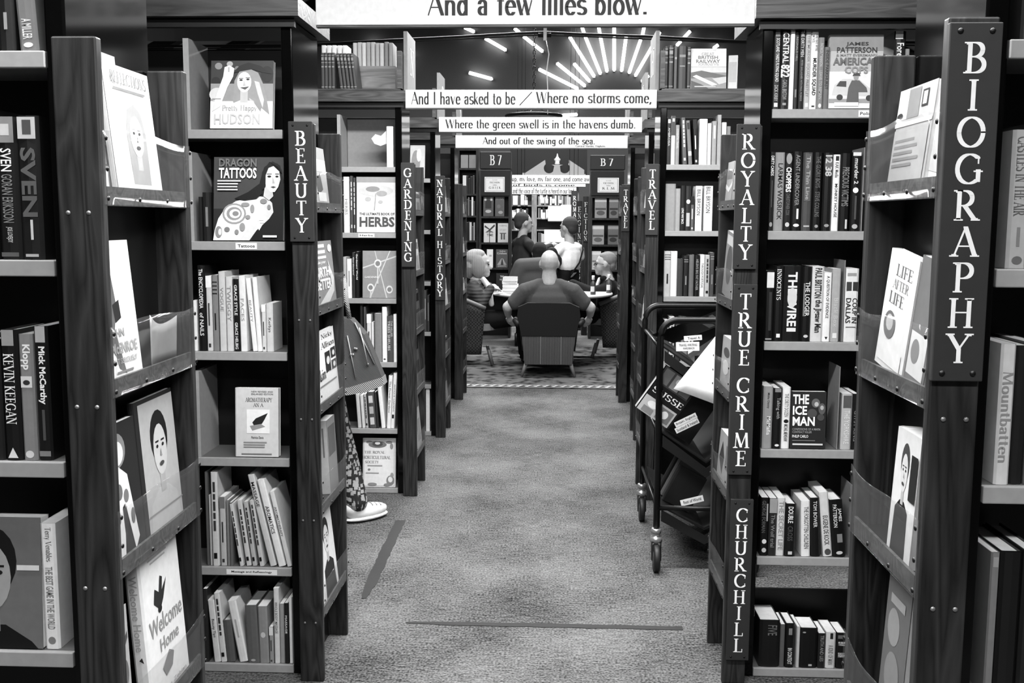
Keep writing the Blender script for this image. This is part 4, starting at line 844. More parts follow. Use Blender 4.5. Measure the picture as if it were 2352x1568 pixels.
pocket_book('R1', 3, 2012, 2066, 1300, .38, 'dark mottled cover, fourth pocket of the BIOGRAPHY stand', [El(.4, .3, .25, .12, .55), El(.5, .6, .3, .15, .5), Re(.2, .8, .1, .16, .6), Re(.3, .9, .75, .95, .25)], lean=3, th=.02)
pocket_book('R2', 0, 1649, 1680, 380, .62, 'grey folded pamphlet in the top pocket of the ROYALTY stand', [Re(.1, .9, .2, .4, .4), Po([(0, .5), (.5, .6), (1, .45), (1, .55), (.5, .7), (0, .6)], .85)], lean=4)
pocket_book('R2', 1, 1654, 1680, 540, .5, 'mid grey book standing in the second pocket of the ROYALTY stand', [El(.5, .5, .3, .3, .3), Re(.1, .9, .05, .2, .7)], lean=3, roll=6, th=.03)
pocket_book('R2', 2, 1654, 1676, 768, .62, 'pale spotted book in the third pocket of the ROYALTY stand', [El(.5, .3, .3, .1, .3), El(.5, .6, .3, .15, .8)], lean=3, th=.025)
pocket_book('R2', 3, 1640, 1674, 972, .6, 'grey book with bright page tops, fourth pocket of the ROYALTY stand', [Po([(.1, .6), (.3, .2), (.5, .5), (.4, .9)], .2), Re(.6, .9, .2, .7, .4)], lean=4, th=.03)
for t, (x0, x1, y, tn) in enumerate([(1469, 1482, 430, .9), (1470, 1481, 560, .6), (1470, 1480, 665, .85)]):
    pocket_book('R3', t, x0, x1, y, tn, '%s book in the %s pocket of the trolleyside TRAVEL stand' % (tone_word(tn), ORD[t + 1]), [Re(.1, .9, .1, .4, abs(tn - .3))], lean=5)
for t, (x0, x1, y, tn) in enumerate([(1450, 1456, 440, .7), (1450, 1456, 560, .3), (1450, 1456, 640, .8)]):
    pocket_book('R4', t, x0, x1, y, tn, '%s book in the %s pocket of the stand between the TRAVEL posts' % (tone_word(tn), ORD[t + 1]), [Re(.1, .9, .1, .4, abs(tn - .3))], lean=5)
for t, (x0, x1, y, tn) in enumerate([(1420, 1427, 450, .85), (1420, 1427, 560, .7), (1421, 1427, 650, .5)]):
    pocket_book('R5', t, x0, x1, y, tn, '%s book in the %s pocket of the rugside TRAVEL stand' % (tone_word(tn), ORD[t + 1]), [Re(.1, .9, .1, .4, abs(tn - .3))], lean=5)

# ------------------------------------------------------------------ book trays on top of the rows, with their numbered end plates
def tray(n, num, L=.62):
    d, Yf, Yb, Xa, Xe = ROWS[n]
    Y0 = Yf + .06; z = 2.1705
    r = empty('book_tray', (Xe, Y0, z)); tag(r, 'wooden book tray on top of the %s row above the aisle' % ROWNAME[n], 'tray', 'book trays on the row tops')
    box('tray_floor', Xe, Xe + d * L, Y0 - .04, Yb + .04, z, z + .008, WOODX, r)
    box('tray_end', Xe - d * .008, Xe + d * .014, Y0 - .045, Yb + .045, z + .0085, z + .20, WOODX, r)
    ep = box('number_plate', Xe - d * .030, Xe - d * .010, Y0 + .02, Yb + .03, z + .0, z + .31, mat(.50, .6, name='plate_grey'), r)
    X = Xe - d * .031
    text_plane('lettering', num, 'n', (X, (Y0 + Yb) / 2 - .06 * (1 if d < 0 else -1) + .03, z + .1), (0, 1 if d < 0 else -1, 0), (0, 0, 1), .13, .14, WHITE, ep)
    return r
tray('L3', 'N'); tray('R3', 'H'); tray('L4', 'O'); tray('R4', 'H'); tray('L5', 'P'); tray('R5', 'H')
# gardening tray: dark set in front, journals in a box behind
zt = 2.1795
YT = ROWS['L3'][1] + .065
gold = [Re(.06, .075, .08, .92, .6), Re(.12, .2, .15, .85, .55), Re(.26, .275, .08, .92, .6), Re(.36, .4, .15, .85, .55), Re(.92, .94, .1, .9, .55)]
spine_row(YT, zt, [(738 + 8 * k, 745.5 + 8 * k, 121, .26, gold) for k in range(4)] + [(782 + 8 * k, 789 + 8 * k, 122, .26, gold, -9) for k in range(5)], 'gardening row top', 'dark matching volumes on the gardening row top', 'the wooden box', True)
YM = YT + .165
r = empty('magazine_box', (-.93, YM, zt)); tag(r, 'open wooden box of pale journals on the gardening row top', 'box')
xa, xb = PY(803, 180, YM)[0], PY(908, 180, YM)[0]
box('front', xa, xb, YM, YM + .012, zt + .001, zt + .145, WOODP, r); box('back', xa, xb, YM + .168, YM + .178, zt + .001, zt + .145, WOODP, r)
for x in (xa + .006, xb - .006): box('side', x - .006, x + .006, YM + .012, YM + .168, zt + .001, zt + .145, WOODP, r)
rj = random.Random(3)
for k in range(9):
    t = (xb - xa - .03) / 9; x1 = xa + .014 + t * (k + 1)
    M = Matrix.Translation((x1, YM + .02, zt + .005)) @ RZ90
    book(M, .14, .268 + rj.uniform(-.004, .004), t * .9, [.75, .7, .8, .62, .7, .66, .78, .5, .6][k], '%s journal, %s from the aisle end in the wooden box' % (tone_word([.75, .7, .8, .62, .7, .66, .78, .5, .6][k]), ORD[9 - k]), 'journals in the wooden box', spine=[])
YJ = YT + .20
spine_row(YJ, zt, [(740 + 12 * k, 750 + 12 * k, 104, .92, []) for k in range(5)], 'gardening row top', 'white journals behind the dark volumes', 'the wooden box, back line,', True, depth=.12)
# travel tray
YT = ROWS['R3'][1] + .065
spine_row(YT, zt, [(st(297), st(305), 112, .22, []), (st(307), st(326), 106, .18, gold), (st(329), st(357), 104, .24, gold), (st(360), st(379), 106, .3, [Re(.25, .3, .2, .8, .6)]), (st(382), st(431), 106, .22, [Re(.2, .26, .15, .85, .5), Re(.45, .48, .2, .8, .5)]), (st(433), st(453), 108, .2, gold)], 'travel row top', 'old dark volumes on the travel row top', 'the number plate', False)
face_book(YT, st(457), st(655), 112, zt, .85, 'railway book with pale title band and landscape photo, on the travel row', 'cover-out books on the row tops',
          [Re(0, 1, 0, .45, .82), Re(0, 1, .45, 1, .5), Re(0, 1, .46, .6, .75), Po([(0, .6), (.3, .55), (1, .68), (1, .8), (.6, .72), (0, .75)], .3), Po([(.05, .7), (.15, .66), (.75, .9), (.6, .93)], .92), Po([(.0, .8), (.3, .9), (.5, 1), (0, 1)], .2), Po([(.6, .75), (1, .7), (1, .85), (.8, .9)], .7),
           Tx('GREAT', .3, .65, .1, .17, .55, 'n'), Tx('BRITISH', .2, .76, .18, .26, .35), Tx('RAILWAY', .14, .82, .275, .36, .35), Tx('JOURNEYS', .2, .78, .37, .43, .6, 'n'), Tx('CHARLIE BUNCE', .3, .7, .02, .05, .95), Re(.1, .7, .94, .965, .7)], lean=7, th=.03)
face_book(YT + .02, st(664), st(715), 128, zt, .7, 'curved pale cover beside the railway book on the travel row', 'cover-out books on the row tops', [Re(.1, .9, .2, .8, .6)], lean=7, th=.03, yaw=-12)

# ------------------------------------------------------------------ verse boards across the aisle
def board(Y, x0, x1, yt, yb, lines_, label, th=.025, tl=None):
    X0, Z1 = PY(x0, yt, Y); X1 = PY(x1, yt, Y)[0]; Z0 = PY((x0 + x1) / 2, yb, Y)[1]; Z1 = PY((x0 + x1) / 2, yt, Y)[1]
    r = empty('verse_board', ((X0 + X1) / 2, Y, Z0)); tag(r, label, 'sign', 'verse boards above the aisle')
    box('panel', X0, X1, Y, Y + th, Z0, Z1, mat(.85, .6, name='board_white'), r, bev=.002)
    box('lower_edge', X0, X1, Y + .002, Y + th, Z0 - .006, Z0 - .0005, WOODX, r)
    for s, a, b, t, bt in lines_:
        xa, za = PY(a, bt, Y); xb = PY(b, bt, Y)[0]; zb = PY(a, t, Y)[1]
        text_plane('lettering', s, 'x', (xa, Y - .0012, za), (1, 0, 0), (0, 0, 1), xb - xa, zb - za, mat(.06, .6, name='ink'), r)
    return r
board(3.195, 724, 1736, -26, 56, [('And a few lilies blow.', 983, 1485, -18, 36)], 'broad white verse board reading And a few lilies blow')
board(5.395, 931, 1509, 206, 248, [('And I have asked to be', 945, 1184, 211, 240), ('/', 1193, 1222, 211, 242), ('Where no storms come,', 1231, 1496, 211, 240)], 'white verse board reading And I have asked to be')
board(6.915, 1008, 1475, 269, 303, [('Where the green swell is in the havens dumb.', 1023, 1459, 274, 300)], 'white verse board reading Where the green swell')
board(8.37, 1046, 1442, 311, 340, [('And out of the swing of the sea.', 1109, 1366, 315, 335), ('Gerard Manley Hopkins', 1322, 1390, 333, 338.5)], 'white verse board reading And out of the swing of the sea')

# ------------------------------------------------------------------ tape and rug on the floor
def tape(a, b, w, label):
    a, b = Vector(a), Vector(b); d = (b - a).normalized(); s = Vector((-d.y, d.x, 0)) * w / 2
    rt = random.Random(5); n = 30; vs, fs = [], []
    for i in range(n + 1):
        p = a.lerp(b, i / n)
        for q in (-1, 1):
            e = p + s * q * (1 + rt.uniform(-.12, .12)) * (min(1, .35 + i * .12) if i < 6 else 1)
            vs += [(e.x, e.y, .0005), (e.x, e.y, .0022)]
    for i in range(n):
        k = 4 * i; fs += [(k + 1, k + 3, k + 7, k + 5), (k, k + 1, k + 5, k + 4), (k + 2, k + 6, k + 7, k + 3)]
    o = raw('floor_tape', vs, fs, mat(.17, .8, name='tape'), None)
    tag(o, label, 'tape', 'strips of tape on the carpet')
tape((-.547, 3.665, 0), (.484, 3.668, 0), .034, 'worn dark tape strip running straight across the aisle carpet')
tape((-.75, 3.90, 0), (-.765, 4.97, 0), .05, 'worn dark tape strip running along the carpet toward the white shoe')
def rug_mat():
    m = bpy.data.materials.new('oriental_rug'); m.use_nodes = True
    nt = m.node_tree; b = nt.nodes['Principled BSDF']
    geo = nt.nodes.new('ShaderNodeNewGeometry')
    v = nt.nodes.new('ShaderNodeTexVoronoi'); v.inputs['Scale'].default_value = 9; v.distance = 'MANHATTAN'
    n = nt.nodes.new('ShaderNodeTexNoise'); n.inputs['Scale'].default_value = 22; n.inputs['Detail'].default_value = 5
    for q in (v, n): nt.links.new(geo.outputs['Position'], q.inputs['Vector'])
    mx = nt.nodes.new('ShaderNodeMix'); mx.data_type = 'FLOAT'; mx.inputs[0].default_value = .55
    nt.links.new(v.outputs['Distance'], mx.inputs[2]); nt.links.new(n.outputs['Fac'], mx.inputs[3])
    r = nt.nodes.new('ShaderNodeValToRGB'); r.color_ramp.elements[0].position = .38; r.color_ramp.elements[1].position = .66
    r.color_ramp.elements[0].color = (.012, .012, .012, 1); r.color_ramp.elements[1].color = (.12, .12, .12, 1)
    nt.links.new(mx.outputs[0], r.inputs[0]); nt.links.new(r.outputs[0], b.inputs['Base Color'])
    b.inputs['Roughness'].default_value = .95; b.inputs['Specular IOR Level'].default_value = .1
    return m
r = empty('rug', (-.05, 9.07, 0)); tag(r, 'dark patterned oriental rug under the round table', 'rug')
box('pile', -1.9, 1.8, 9.07, 12.05, .0005, .010, rug_mat(), r)
vs, fs, idx = [], [], []
for k in range(46):   # border motifs woven along the front edge
    x = -1.87 + k * .08
    for j, (pts) in enumerate([[(0, 9.11), (.03, 9.11), (.07, 9.20), (.04, 9.20)], [(.045, 9.11), (.07, 9.13), (.05, 9.15), (.03, 9.13)], [(.01, 9.16), (.03, 9.18), (.01, 9.2), (-.01, 9.18)]]):
        i0 = len(vs); vs += [(x + a, b, .0108) for a, b in pts]; fs.append((i0, i0 + 1, i0 + 2, i0 + 3)); idx.append(j)
raw('border_pattern', vs, fs, [mat(.75, .9, name='rug_cream'), mat(.05, .9, name='rug_dark'), mat(.6, .9, name='rug_mid')], r, idx=idx)
box('border_band', -1.9, 1.8, 9.075, 9.095, .0103, .0107, mat(.6, .9, name='rug_mid'), r); box('border_band', -1.9, 1.8, 9.215, 9.235, .0103, .0107, mat(.55, .9, name='rug_mid'), r)

# ------------------------------------------------------------------ book trolley
tr = empty('book_trolley', (.65, 4.69, 0)); tag(tr, 'black tubular book trolley on castors with slanted shelves', 'trolley')
TX0, TX1, TY0, TY1, TZ = .445, .86, 4.31, 5.06, 1.085
def arc_pts(c, r, a0, a1, y, n=6): return [(c[0] + r * math.cos(math.radians(a0 + (a1 - a0) * k / n)), y, c[1] + r * math.sin(math.radians(a0 + (a1 - a0) * k / n))) for k in range(n + 1)]
for y in (TY0, TY1):
    tube('frame', [(TX0, y, .19)] + arc_pts((TX0 + .07, TZ - .07), .07, 180, 90, y) + arc_pts((TX1 - .07, TZ - .07), .07, 90, 0, y) + [(TX1, y, .19)], .0145, IRON, tr, 12)
    for x in (TX0, TX1):
        cs = lathe('castor', [(.013, .185), (.021, .185), (.021, .165), (.017, .165), (.017, .15), (.026, .148), (.026, .125)], (x, y, 0), STEEL, tr, 16)
        for q in (-1, 1): raw('fork', [(x + q * .019 - .002, y - .022, .128), (x + q * .019 + .002, y - .022, .128), (x + q * .019 + .002, y + .022, .128), (x + q * .019 - .002, y + .022, .128), (x + q * .019 - .002, y - .032, .05), (x + q * .019 + .002, y - .032, .05), (x + q * .019 + .002, y - .012, .05), (x + q * .019 - .002, y - .012, .05)], [f[::-1] for f in BF], IRON, cs)
        prof = [(.028, -.013), (.056, -.013), (.060, -.007), (.060, .007), (.056, .013), (.028, .013), (.026, .004)]
        vs, fs, nn = [], [], 20
        for rr, xx in prof:
            for k in range(nn): vs.append((x + xx, y - .022 + rr * math.cos(2 * PI * k / nn), .0605 + rr * math.sin(2 * PI * k / nn)))
        for i in range(len(prof) - 1):
            for k in range(nn): fs.append((i * nn + k, i * nn + (k + 1) % nn, (i + 1) * nn + (k + 1) % nn, (i + 1) * nn + k))
        w_ = raw('wheel', vs, fs, mat(.12, .5, name='rubber'), cs, smooth=True)
        hb = raw('hub', [(x + q * .014, y - .022 + .028 * math.cos(2 * PI * k / 12), .0605 + .028 * math.sin(2 * PI * k / 12)) for q in (-1, 1) for k in range(12)], [tuple(range(12)), tuple(range(12, 24))[::-1]] + [(k, (k + 1) % 12, 12 + (k + 1) % 12, 12 + k) for k in range(12)], mat(.3, .4, name='hub'), cs)
xm = (TX0 + TX1) / 2
DARKP = mat(.10, .45, name='trolley_shelf')
for z in (.965, .60, .275):
    dz = .13 if z > .3 else .10
    for a, b in ((TX0 + .016, xm), (TX1 - .016, xm)):
        raw('slanted_shelf', [(a, TY0 + .016, z), (b, TY0 + .016, z - dz), (b, TY1 - .016, z - dz), (a, TY1 - .016, z), (a, TY0 + .016, z + .008), (b, TY0 + .016, z - dz + .008), (b, TY1 - .016, z - dz + .008), (a, TY1 - .016, z + .008)], BF if a < b else [f[::-1] for f in BF], DARKP, tr)
    tube('rail', [(TX0, TY0, z), (TX0, TY1, z)], .008, IRON, tr, 8); tube('rail', [(TX1, TY0, z), (TX1, TY1, z)], .008, IRON, tr, 8)
    ep = raw('end_plate', [(TX0 + .02, TY0 + .004, z - .01), (xm, TY0 + .004, z - dz - .02), (TX1 - .02, TY0 + .004, z - .01), (TX1 - .02, TY0 + .004, z - .06), (xm, TY0 + .004, z - dz - .06), (TX0 + .02, TY0 + .004, z - .06)] + [(TX0 + .02, TY0 + .012, z - .01), (xm, TY0 + .012, z - dz - .02), (TX1 - .02, TY0 + .012, z - .01), (TX1 - .02, TY0 + .012, z - .06), (xm, TY0 + .012, z - dz - .06), (TX0 + .02, TY0 + .012, z - .06)],
             [(0, 5, 4, 1), (1, 4, 3, 2), (7, 10, 11, 6), (8, 9, 10, 7)] + [(k, (k + 1) % 6, (k + 1) % 6 + 6, k + 6) for k in range(6)], DARKP, tr)
tube('frame', [(TX0, TY0, .275), (TX1, TY0, .275)], .011, IRON, tr, 10)
# books and boxes lying in the troughs
def trough_book(x, z, y, ang, wd, ht, th, tone, label, items, spine=()):
    M = Matrix.Translation((x, y, z)) @ Matrix.Rotation(math.radians(ang), 4, 'Y')
    return book(M, wd, ht, th, tone, label, 'books on the trolley', cover=items, spine=spine, hard=True)
a = 33
def on_slope(u, z0, lift=.010): return (TX0 + .016 + u * (xm - TX0 - .016), z0 - u * (.13 if z0 > .3 else .10) + lift)
trough_book(.352, .708, TY0 + .018, 34.4, .165, .22, .045, .10, 'thick county guide lying tilted across the trolley shelf, pale page edge showing',
            [Re(0, .95, 0, .36, .22), Re(.05, .3, .03, .33, .4), Re(.36, .62, .03, .33, .5), Re(.66, .94, .05, .33, .35), El(.5, .14, .06, .06, .75), Re(0, 1, .36, .66, .05), Tx('SUSSEX', .06, .96, .44, .56, .95, 'n'), Re(0, .95, .66, 1, .7), El(.3, .78, .15, .07, .9), Re(.5, .9, .7, .96, .45), El(.7, .82, .1, .08, .9), Re(.1, .4, .86, .98, .5)],
            [Re(0, 1, .04, .96, .62), Re(.1, .9, .3, .5, .85), Re(.2, .8, .6, .7, .4)])
for i, (y, hh, th, tn) in enumerate([(4.42, .2, .03, .12), (4.50, .23, .035, .3), (4.6, .2, .04, .1)]):
    for lev, z0 in enumerate((.965, .60, .275)):
        if lev == 0: continue
        p = on_slope(.12, z0, .014)
        trough_book(p[0], p[1], y + .01 * lev, 33 if lev < 2 else 27, .13, hh - .03 * (lev == 2), th, tn if lev else min(.6, tn + .1), '%s hardback, %s from the end plate in the %s trough of the trolley' % (tone_word(tn if lev else min(.6, tn + .1)), ORD[i + 1], ('upper', 'middle', 'lower')[lev]), [])
p = on_slope(.5, .965, .02)
trough_book(.60, .835, TY0 + .03, 0, .16, .095, .03, .12, 'black hardback with white capital lettering at the end of the upper trough', [Tx('the', .05, .3, .12, .36, .5, 'n'), Tx('HANS', .05, .48, .45, .8, .97, 'n'), Re(.55, .9, .5, .75, .9)])
# dark folder with pale strips on the top trough
fo = empty('folder', (.62, 4.6, 1.0)); tag(fo, 'dark glossy folder with white strips lying over the trolley top', 'folder')
raw('flap', [(.44, 4.62, .99), (.72, 4.50, 1.115), (.80, 4.62, 1.06), (.55, 4.74, .94), (.44, 4.63, .985), (.72, 4.51, 1.11), (.80, 4.63, 1.055), (.55, 4.75, .935)], [(0, 3, 2, 1), (4, 5, 6, 7), (0, 1, 5, 4), (1, 2, 6, 5), (2, 3, 7, 6), (3, 0, 4, 7)], mat(.16, .25, spec=.6, name='folder'), fo)
def lerp2(u, v): 
    A_, B_, C_, D_ = [Vector(q) for q in ((.44, 4.62, .99), (.72, 4.50, 1.115), (.80, 4.62, 1.06), (.55, 4.74, .94))]
    return A_.lerp(B_, u).lerp(D_.lerp(C_, u), v) + Vector((-.001, -.003, .0012))
for u0, u1, v0, v1 in ((.62, .72, .1, .95), (.80, .86, .15, .6)):
    raw('strip', [tuple(lerp2(u0, v0)), tuple(lerp2(u0, v1)), tuple(lerp2(u1, v1)), tuple(lerp2(u1, v0))], [(0, 1, 2, 3)], mat(.97, .4, name='label_card'), fo)
def card(name, x0, x1, z0, z1, y, ang, lines_, label):
    cx, cz = (x0 + x1) / 2, (z0 + z1) / 2
    r = empty(name, (cx, y, cz)); r.rotation_euler = (0, math.radians(ang), 0)
    tag(r, label, 'label', 'card labels on the trolley')
    w2, h2 = (x1 - x0) / 2, (z1 - z0) / 2
    raw('card', bv(-w2, w2, -.001, 0, -h2, h2), BF, mat(.95, .6, name='label_card'), r, world=False)
    for s, a, b, c, d_ in lines_:
        text_plane('lettering', s, 's', (-w2 + 2 * w2 * a, -.0016, -h2 + 2 * h2 * c), (1, 0, 0), (0, 0, 1), 2 * w2 * (b - a), 2 * h2 * (d_ - c), mat(.12, name='ink'), r, world=False)
def pxcard(x0, x1, y0, y1, Y, ang, lines_, label):
    X0, Z1 = PY(x0, y0, Y); X1, Z0 = PY(x1, y1, Y)
    card('label_card', X0, X1, Z0, Z1, Y, ang, lines_, label)
yl = TY0 + .003
pxcard(1571, 1612, 770, 782, yl - .02, -5, [('Travel A-', .2, .95, .25, .75)], 'small white card reading Travel A on the upper trolley trough')
pxcard(1553, 1606, 785, 806, yl - .02, -2, [('TRAVEL WRITING', .12, .9, .55, .8), ('HARDBACK', .3, .8, .2, .42)], 'white card lettered in capitals on the upper trolley trough')
pxcard(1548, 1602, 958, 971, yl, -27, [('Britain, England,', .06, .95, .25, .8)], 'narrow white card naming Britain and England on the trolley end plate')
pxcard(1549, 1607, 971, 984, yl, -27, [('Scotland & Ireland', .06, .95, .25, .8)], 'narrow white card naming Scotland and Ireland on the trolley end plate')
pxcard(1563, 1616, 1142, 1157, yl, -15, [('Rest of World', .12, .9, .28, .78)], 'white card reading Rest of World on the lower trolley end plate')
# white curled sheet standing out of the travel side
vs, fs = [], []
top = Vector((.70, 4.40, 1.085)); 
for j in range(7):
    for i in range(9):
        u, v = i / 8, j / 6
        p = Vector((.50 + .30 * u + (.19 - .30 * u) * (1 - v) * 1.0, 4.272 - .075 * u + .02 * (1 - v) , .80 - .10 * u + (1.045 - .80 + .10 * u) * (1 - v)))
        vs.append(tuple(p))
for j in range(6):
    for i in range(8): k = j * 9 + i; fs.append((k, k + 9, k + 10, k + 1))
o = raw('paper_sheet', vs, fs, mat(.97, .6, name='sheet'), None, smooth=True); o.modifiers.new('thick', 'SOLIDIFY').thickness = .001
tag(o, 'large white sheet curling off the upper trolley trough', 'paper')

# ------------------------------------------------------------------ figures
def sphere_into(V, Fs, c, r, rot=None, nu=12, nv=8):
    b0 = len(V); R = Euler(rot).to_matrix() if rot else None
    for j in range(nv + 1):
        for i in range(nu):
            th, ph = PI * j / nv, 2 * PI * i / nu
            p = Vector((r[0] * math.sin(th) * math.cos(ph), r[1] * math.sin(th) * math.sin(ph), r[2] * math.cos(th)))
            if R: p = R @ p
            V.append(tuple(p + Vector(c)))
    for j in range(nv):
        for i in range(nu):
            a = b0 + j * nu + i; b = b0 + j * nu + (i + 1) % nu
            Fs.append((a, a + nu, b + nu, b))
def E_(c, r, rot=None): return ('e', c, r, rot)
def C_(*ps): return ('c', ps)      # p, r, p, r, ...
def blob(name, prims, m, parent, voxel=.012, smooth=3):
    """one continuous skin grown over ellipsoids and tapering limbs"""
    V, Fs = [], []
    for q in prims:
        if q[0] == 'e': sphere_into(V, Fs, q[1], q[2], q[3])
        else:
            ps = q[1]
            for k in range(0, len(ps) - 2, 2):
                a, ra, b, rb = Vector(ps[k]), ps[k + 1], Vector(ps[k + 2]), ps[k + 3]
                n = max(2, int((b - a).length / (min(ra, rb) * .45)))
                for i in range(n + 1):
                    t = i / n; rr = ra + (rb - ra) * t
                    sphere_into(V, Fs, a.lerp(b, t), (rr, rr, rr))
    me = bpy.data.meshes.new('tmp'); me.from_pydata(V, [], Fs); me.update()
    bm = bmesh.new(); bm.from_mesh(me); bmesh.ops.remove_doubles(bm, verts=bm.verts, dist=1e-6); bm.to_mesh(me); bm.free()
    t = bpy.data.objects.new('tmp', me); COL.objects.link(t)
    rm = t.modifiers.new('r', 'REMESH'); rm.mode = 'VOXEL'; rm.voxel_size = voxel
    s = t.modifiers.new('s', 'SMOOTH'); s.iterations = smooth; s.factor = .5
    dg = bpy.context.evaluated_depsgraph_get()
    out = bpy.data.meshes.new_from_object(t.evaluated_get(dg)); out.name = name
    bpy.data.objects.remove(t); bpy.data.meshes.remove(me)
    out.materials.clear(); out.materials.append(m)
    out.polygons.foreach_set('use_smooth', [True] * len(out.polygons))
    return link(bpy.data.objects.new(name, out), parent)
def dots_mat(name, lo, hi, scale):
    if name in MATS: return MATS[name]
    m = bpy.data.materials.new(name); m.use_nodes = True
    nt = m.node_tree; b = nt.nodes['Principled BSDF']
    tc = nt.nodes.new('ShaderNodeTexCoord'); v = nt.nodes.new('ShaderNodeTexVoronoi'); v.inputs['Scale'].default_value = scale
    v.distance = 'CHEBYCHEV'
    nt.links.new(tc.outputs['Object'], v.inputs['Vector'])
    r = nt.nodes.new('ShaderNodeValToRGB'); r.color_ramp.interpolation = 'LINEAR'
    r.color_ramp.elements[0].position = .36; r.color_ramp.elements[1].position = .42
    r.color_ramp.elements[0].color = (hi, hi, hi, 1); r.color_ramp.elements[1].color = (lo, lo, lo, 1)
    nt.links.new(v.outputs['Distance'], r.inputs[0]); nt.links.new(r.outputs[0], b.inputs['Base Color'])
    b.inputs['Roughness'].default_value = .8
    MATS[name] = m
    return m
def stripe_mat(name, lo, hi, scale, direction='X'):
    if name in MATS: return MATS[name]
    m = bpy.data.materials.new(name); m.use_nodes = True
    nt = m.node_tree; b = nt.nodes['Principled BSDF']
    tc = nt.nodes.new('ShaderNodeTexCoord'); v = nt.nodes.new('ShaderNodeTexWave'); v.inputs['Scale'].default_value = scale
    v.bands_direction = direction; v.inputs['Distortion'].default_value = .6; v.inputs['Detail'].default_value = 2
    nt.links.new(tc.outputs['Object'], v.inputs['Vector'])
    r = nt.nodes.new('ShaderNodeValToRGB')
    r.color_ramp.elements[0].color = (lo, lo, lo, 1); r.color_ramp.elements[1].color = (hi, hi, hi, 1)
    nt.links.new(v.outputs['Fac'], r.inputs[0]); nt.links.new(r.outputs[0], b.inputs['Base Color'])
    bp = nt.nodes.new('ShaderNodeBump'); bp.inputs['Strength'].default_value = .6; bp.inputs['Distance'].default_value = .006
    nt.links.new(v.outputs['Fac'], bp.inputs['Height']); nt.links.new(bp.outputs[0], b.inputs['Normal'])
    b.inputs['Roughness'].default_value = .75
    MATS[name] = m
    return m
SKIN = mat(.74, .5, spec=.4, name='skin'); SKIN2 = mat(.66, .55, name='skin')
CLOTH_B = mat(.10, .85, spec=.1, name='cloth'); CLOTH_D = mat(.33, .9, spec=.1, name='cloth'); CLOTH_W = mat(.95, .9, spec=.1, name='cloth'); CLOTH_J = mat(.34, .9, name='cloth')
def hand(side, palm, tip, curl=(0, 0, -1), w=.042, r=.0115):
    """palm from the wrist point towards tip with four fingers and a thumb"""
    P, T = Vector(palm), Vector(tip); d = (T - P); L = d.length; d.normalize()
    c = Vector(curl).normalized(); s = d.cross(c).normalized() * side
    out = [C_(tuple(P), .026, tuple(P + d * L * .45), .03)]
    for k, f in enumerate((.9, 1.0, .95, .78)):
        o = s * (w * (1.5 - k) / 1.7)
        a = P + d * L * .42 + o
        b = P + d * L * (.42 + .32 * f) + o + c * .006
        e = P + d * L * (.42 + .50 * f) + o + c * .028
        out.append(C_(tuple(a), r * 1.1, tuple(b), r, tuple(e), r * .85))
    a = P + d * L * .12 + s * .024
    out.append(C_(tuple(a), r * 1.2, tuple(a + s * .026 + d * .03), r * 1.1, tuple(a + s * .03 + d * .06 + c * .01), r * .9))
    return out
def head(z, bald=False, k=1.0):
    p = [E_((0, -.005, z), (.086 * k, .104 * k, .108 * k)), E_((0, .045 * k, z - .055 * k), (.064 * k, .062 * k, .078 * k)), E_((0, .075 * k, z - .115 * k), (.034 * k, .034 * k, .028 * k)),
         C_((0, .098 * k, z - .02 * k), .010 * k, (0, .122 * k, z - .055 * k), .015 * k), E_((0, .10 * k, z - .09 * k), (.026 * k, .014 * k, .012 * k)), E_((0, .085 * k, z + .005 * k), (.06 * k, .022 * k, .014 * k)),
         E_((-.085 * k, -.005, z - .025 * k), (.012 * k, .026 * k, .034 * k)), E_((.085 * k, -.005, z - .025 * k), (.012 * k, .026 * k, .034 * k))]
    return p
def eyes(z, parent, k=1.0):
    for q in (-1, 1):
        V, Fs = [], []; sphere_into(V, Fs, (q * .032 * k, .096 * k, z - .022 * k), (.013 * k, .008 * k, .007 * k))
        raw('eye', V, Fs, mat(.08, .2, name='eye'), parent, world=False, smooth=True)
def person(loc, rz, label):
    o = empty('person', loc); o.rotation_euler = (0, 0, math.radians(rz))
    tag(o, label, 'person', 'people in the bookshop')
    return o
# the man with his back to us
p = person((-.06, 9.98, .0105), 0, 'bald person in dark T-shirt seated with back turned at the round table')
b = blob('body', head(1.088, True, 1.06) + [C_((0, -.01, 1.02), .068, (0, -.03, .88), .080)] + [x for s in (-1, 1) for x in
     [C_((s * .28, -.02, .74), .062, (s * .405, -.02, .645), .052, (s * .405, .10, .565), .036)] + hand(-s, (s * .403, .115, .555), (s * .375, .20, .44), (-s * .3, .6, -.3))], SKIN, p, .010)
eyes(1.088, p, 1.06)
blob('t_shirt', [E_((0, -.03, .66), (.235, .135, .25)), E_((0, -.03, .81), (.19, .105, .09)), C_((-.10, -.03, .875), .055, (.10, -.03, .875), .055)] + [C_((s * .11, -.03, .85), .075, (s * .235, -.03, .80), .085, (s * .335, -.02, .69), .078) for s in (-1, 1)], CLOTH_D, p, .012)
blob('trousers', [E_((0, .02, .45), (.21, .17, .11))] + [C_((s * .11, .05, .46), .10, (s * .14, .48, .50), .075, (s * .15, .52, .12), .055) for s in (-1, 1)], CLOTH_B, p, .016)
for s in (-1, 1): blob('shoe', [E_((s * .15, .57, .045), (.05, .13, .04)), E_((s * .15, .50, .075), (.045, .06, .045))], mat(.12, .4, name='leather'), p, .012)
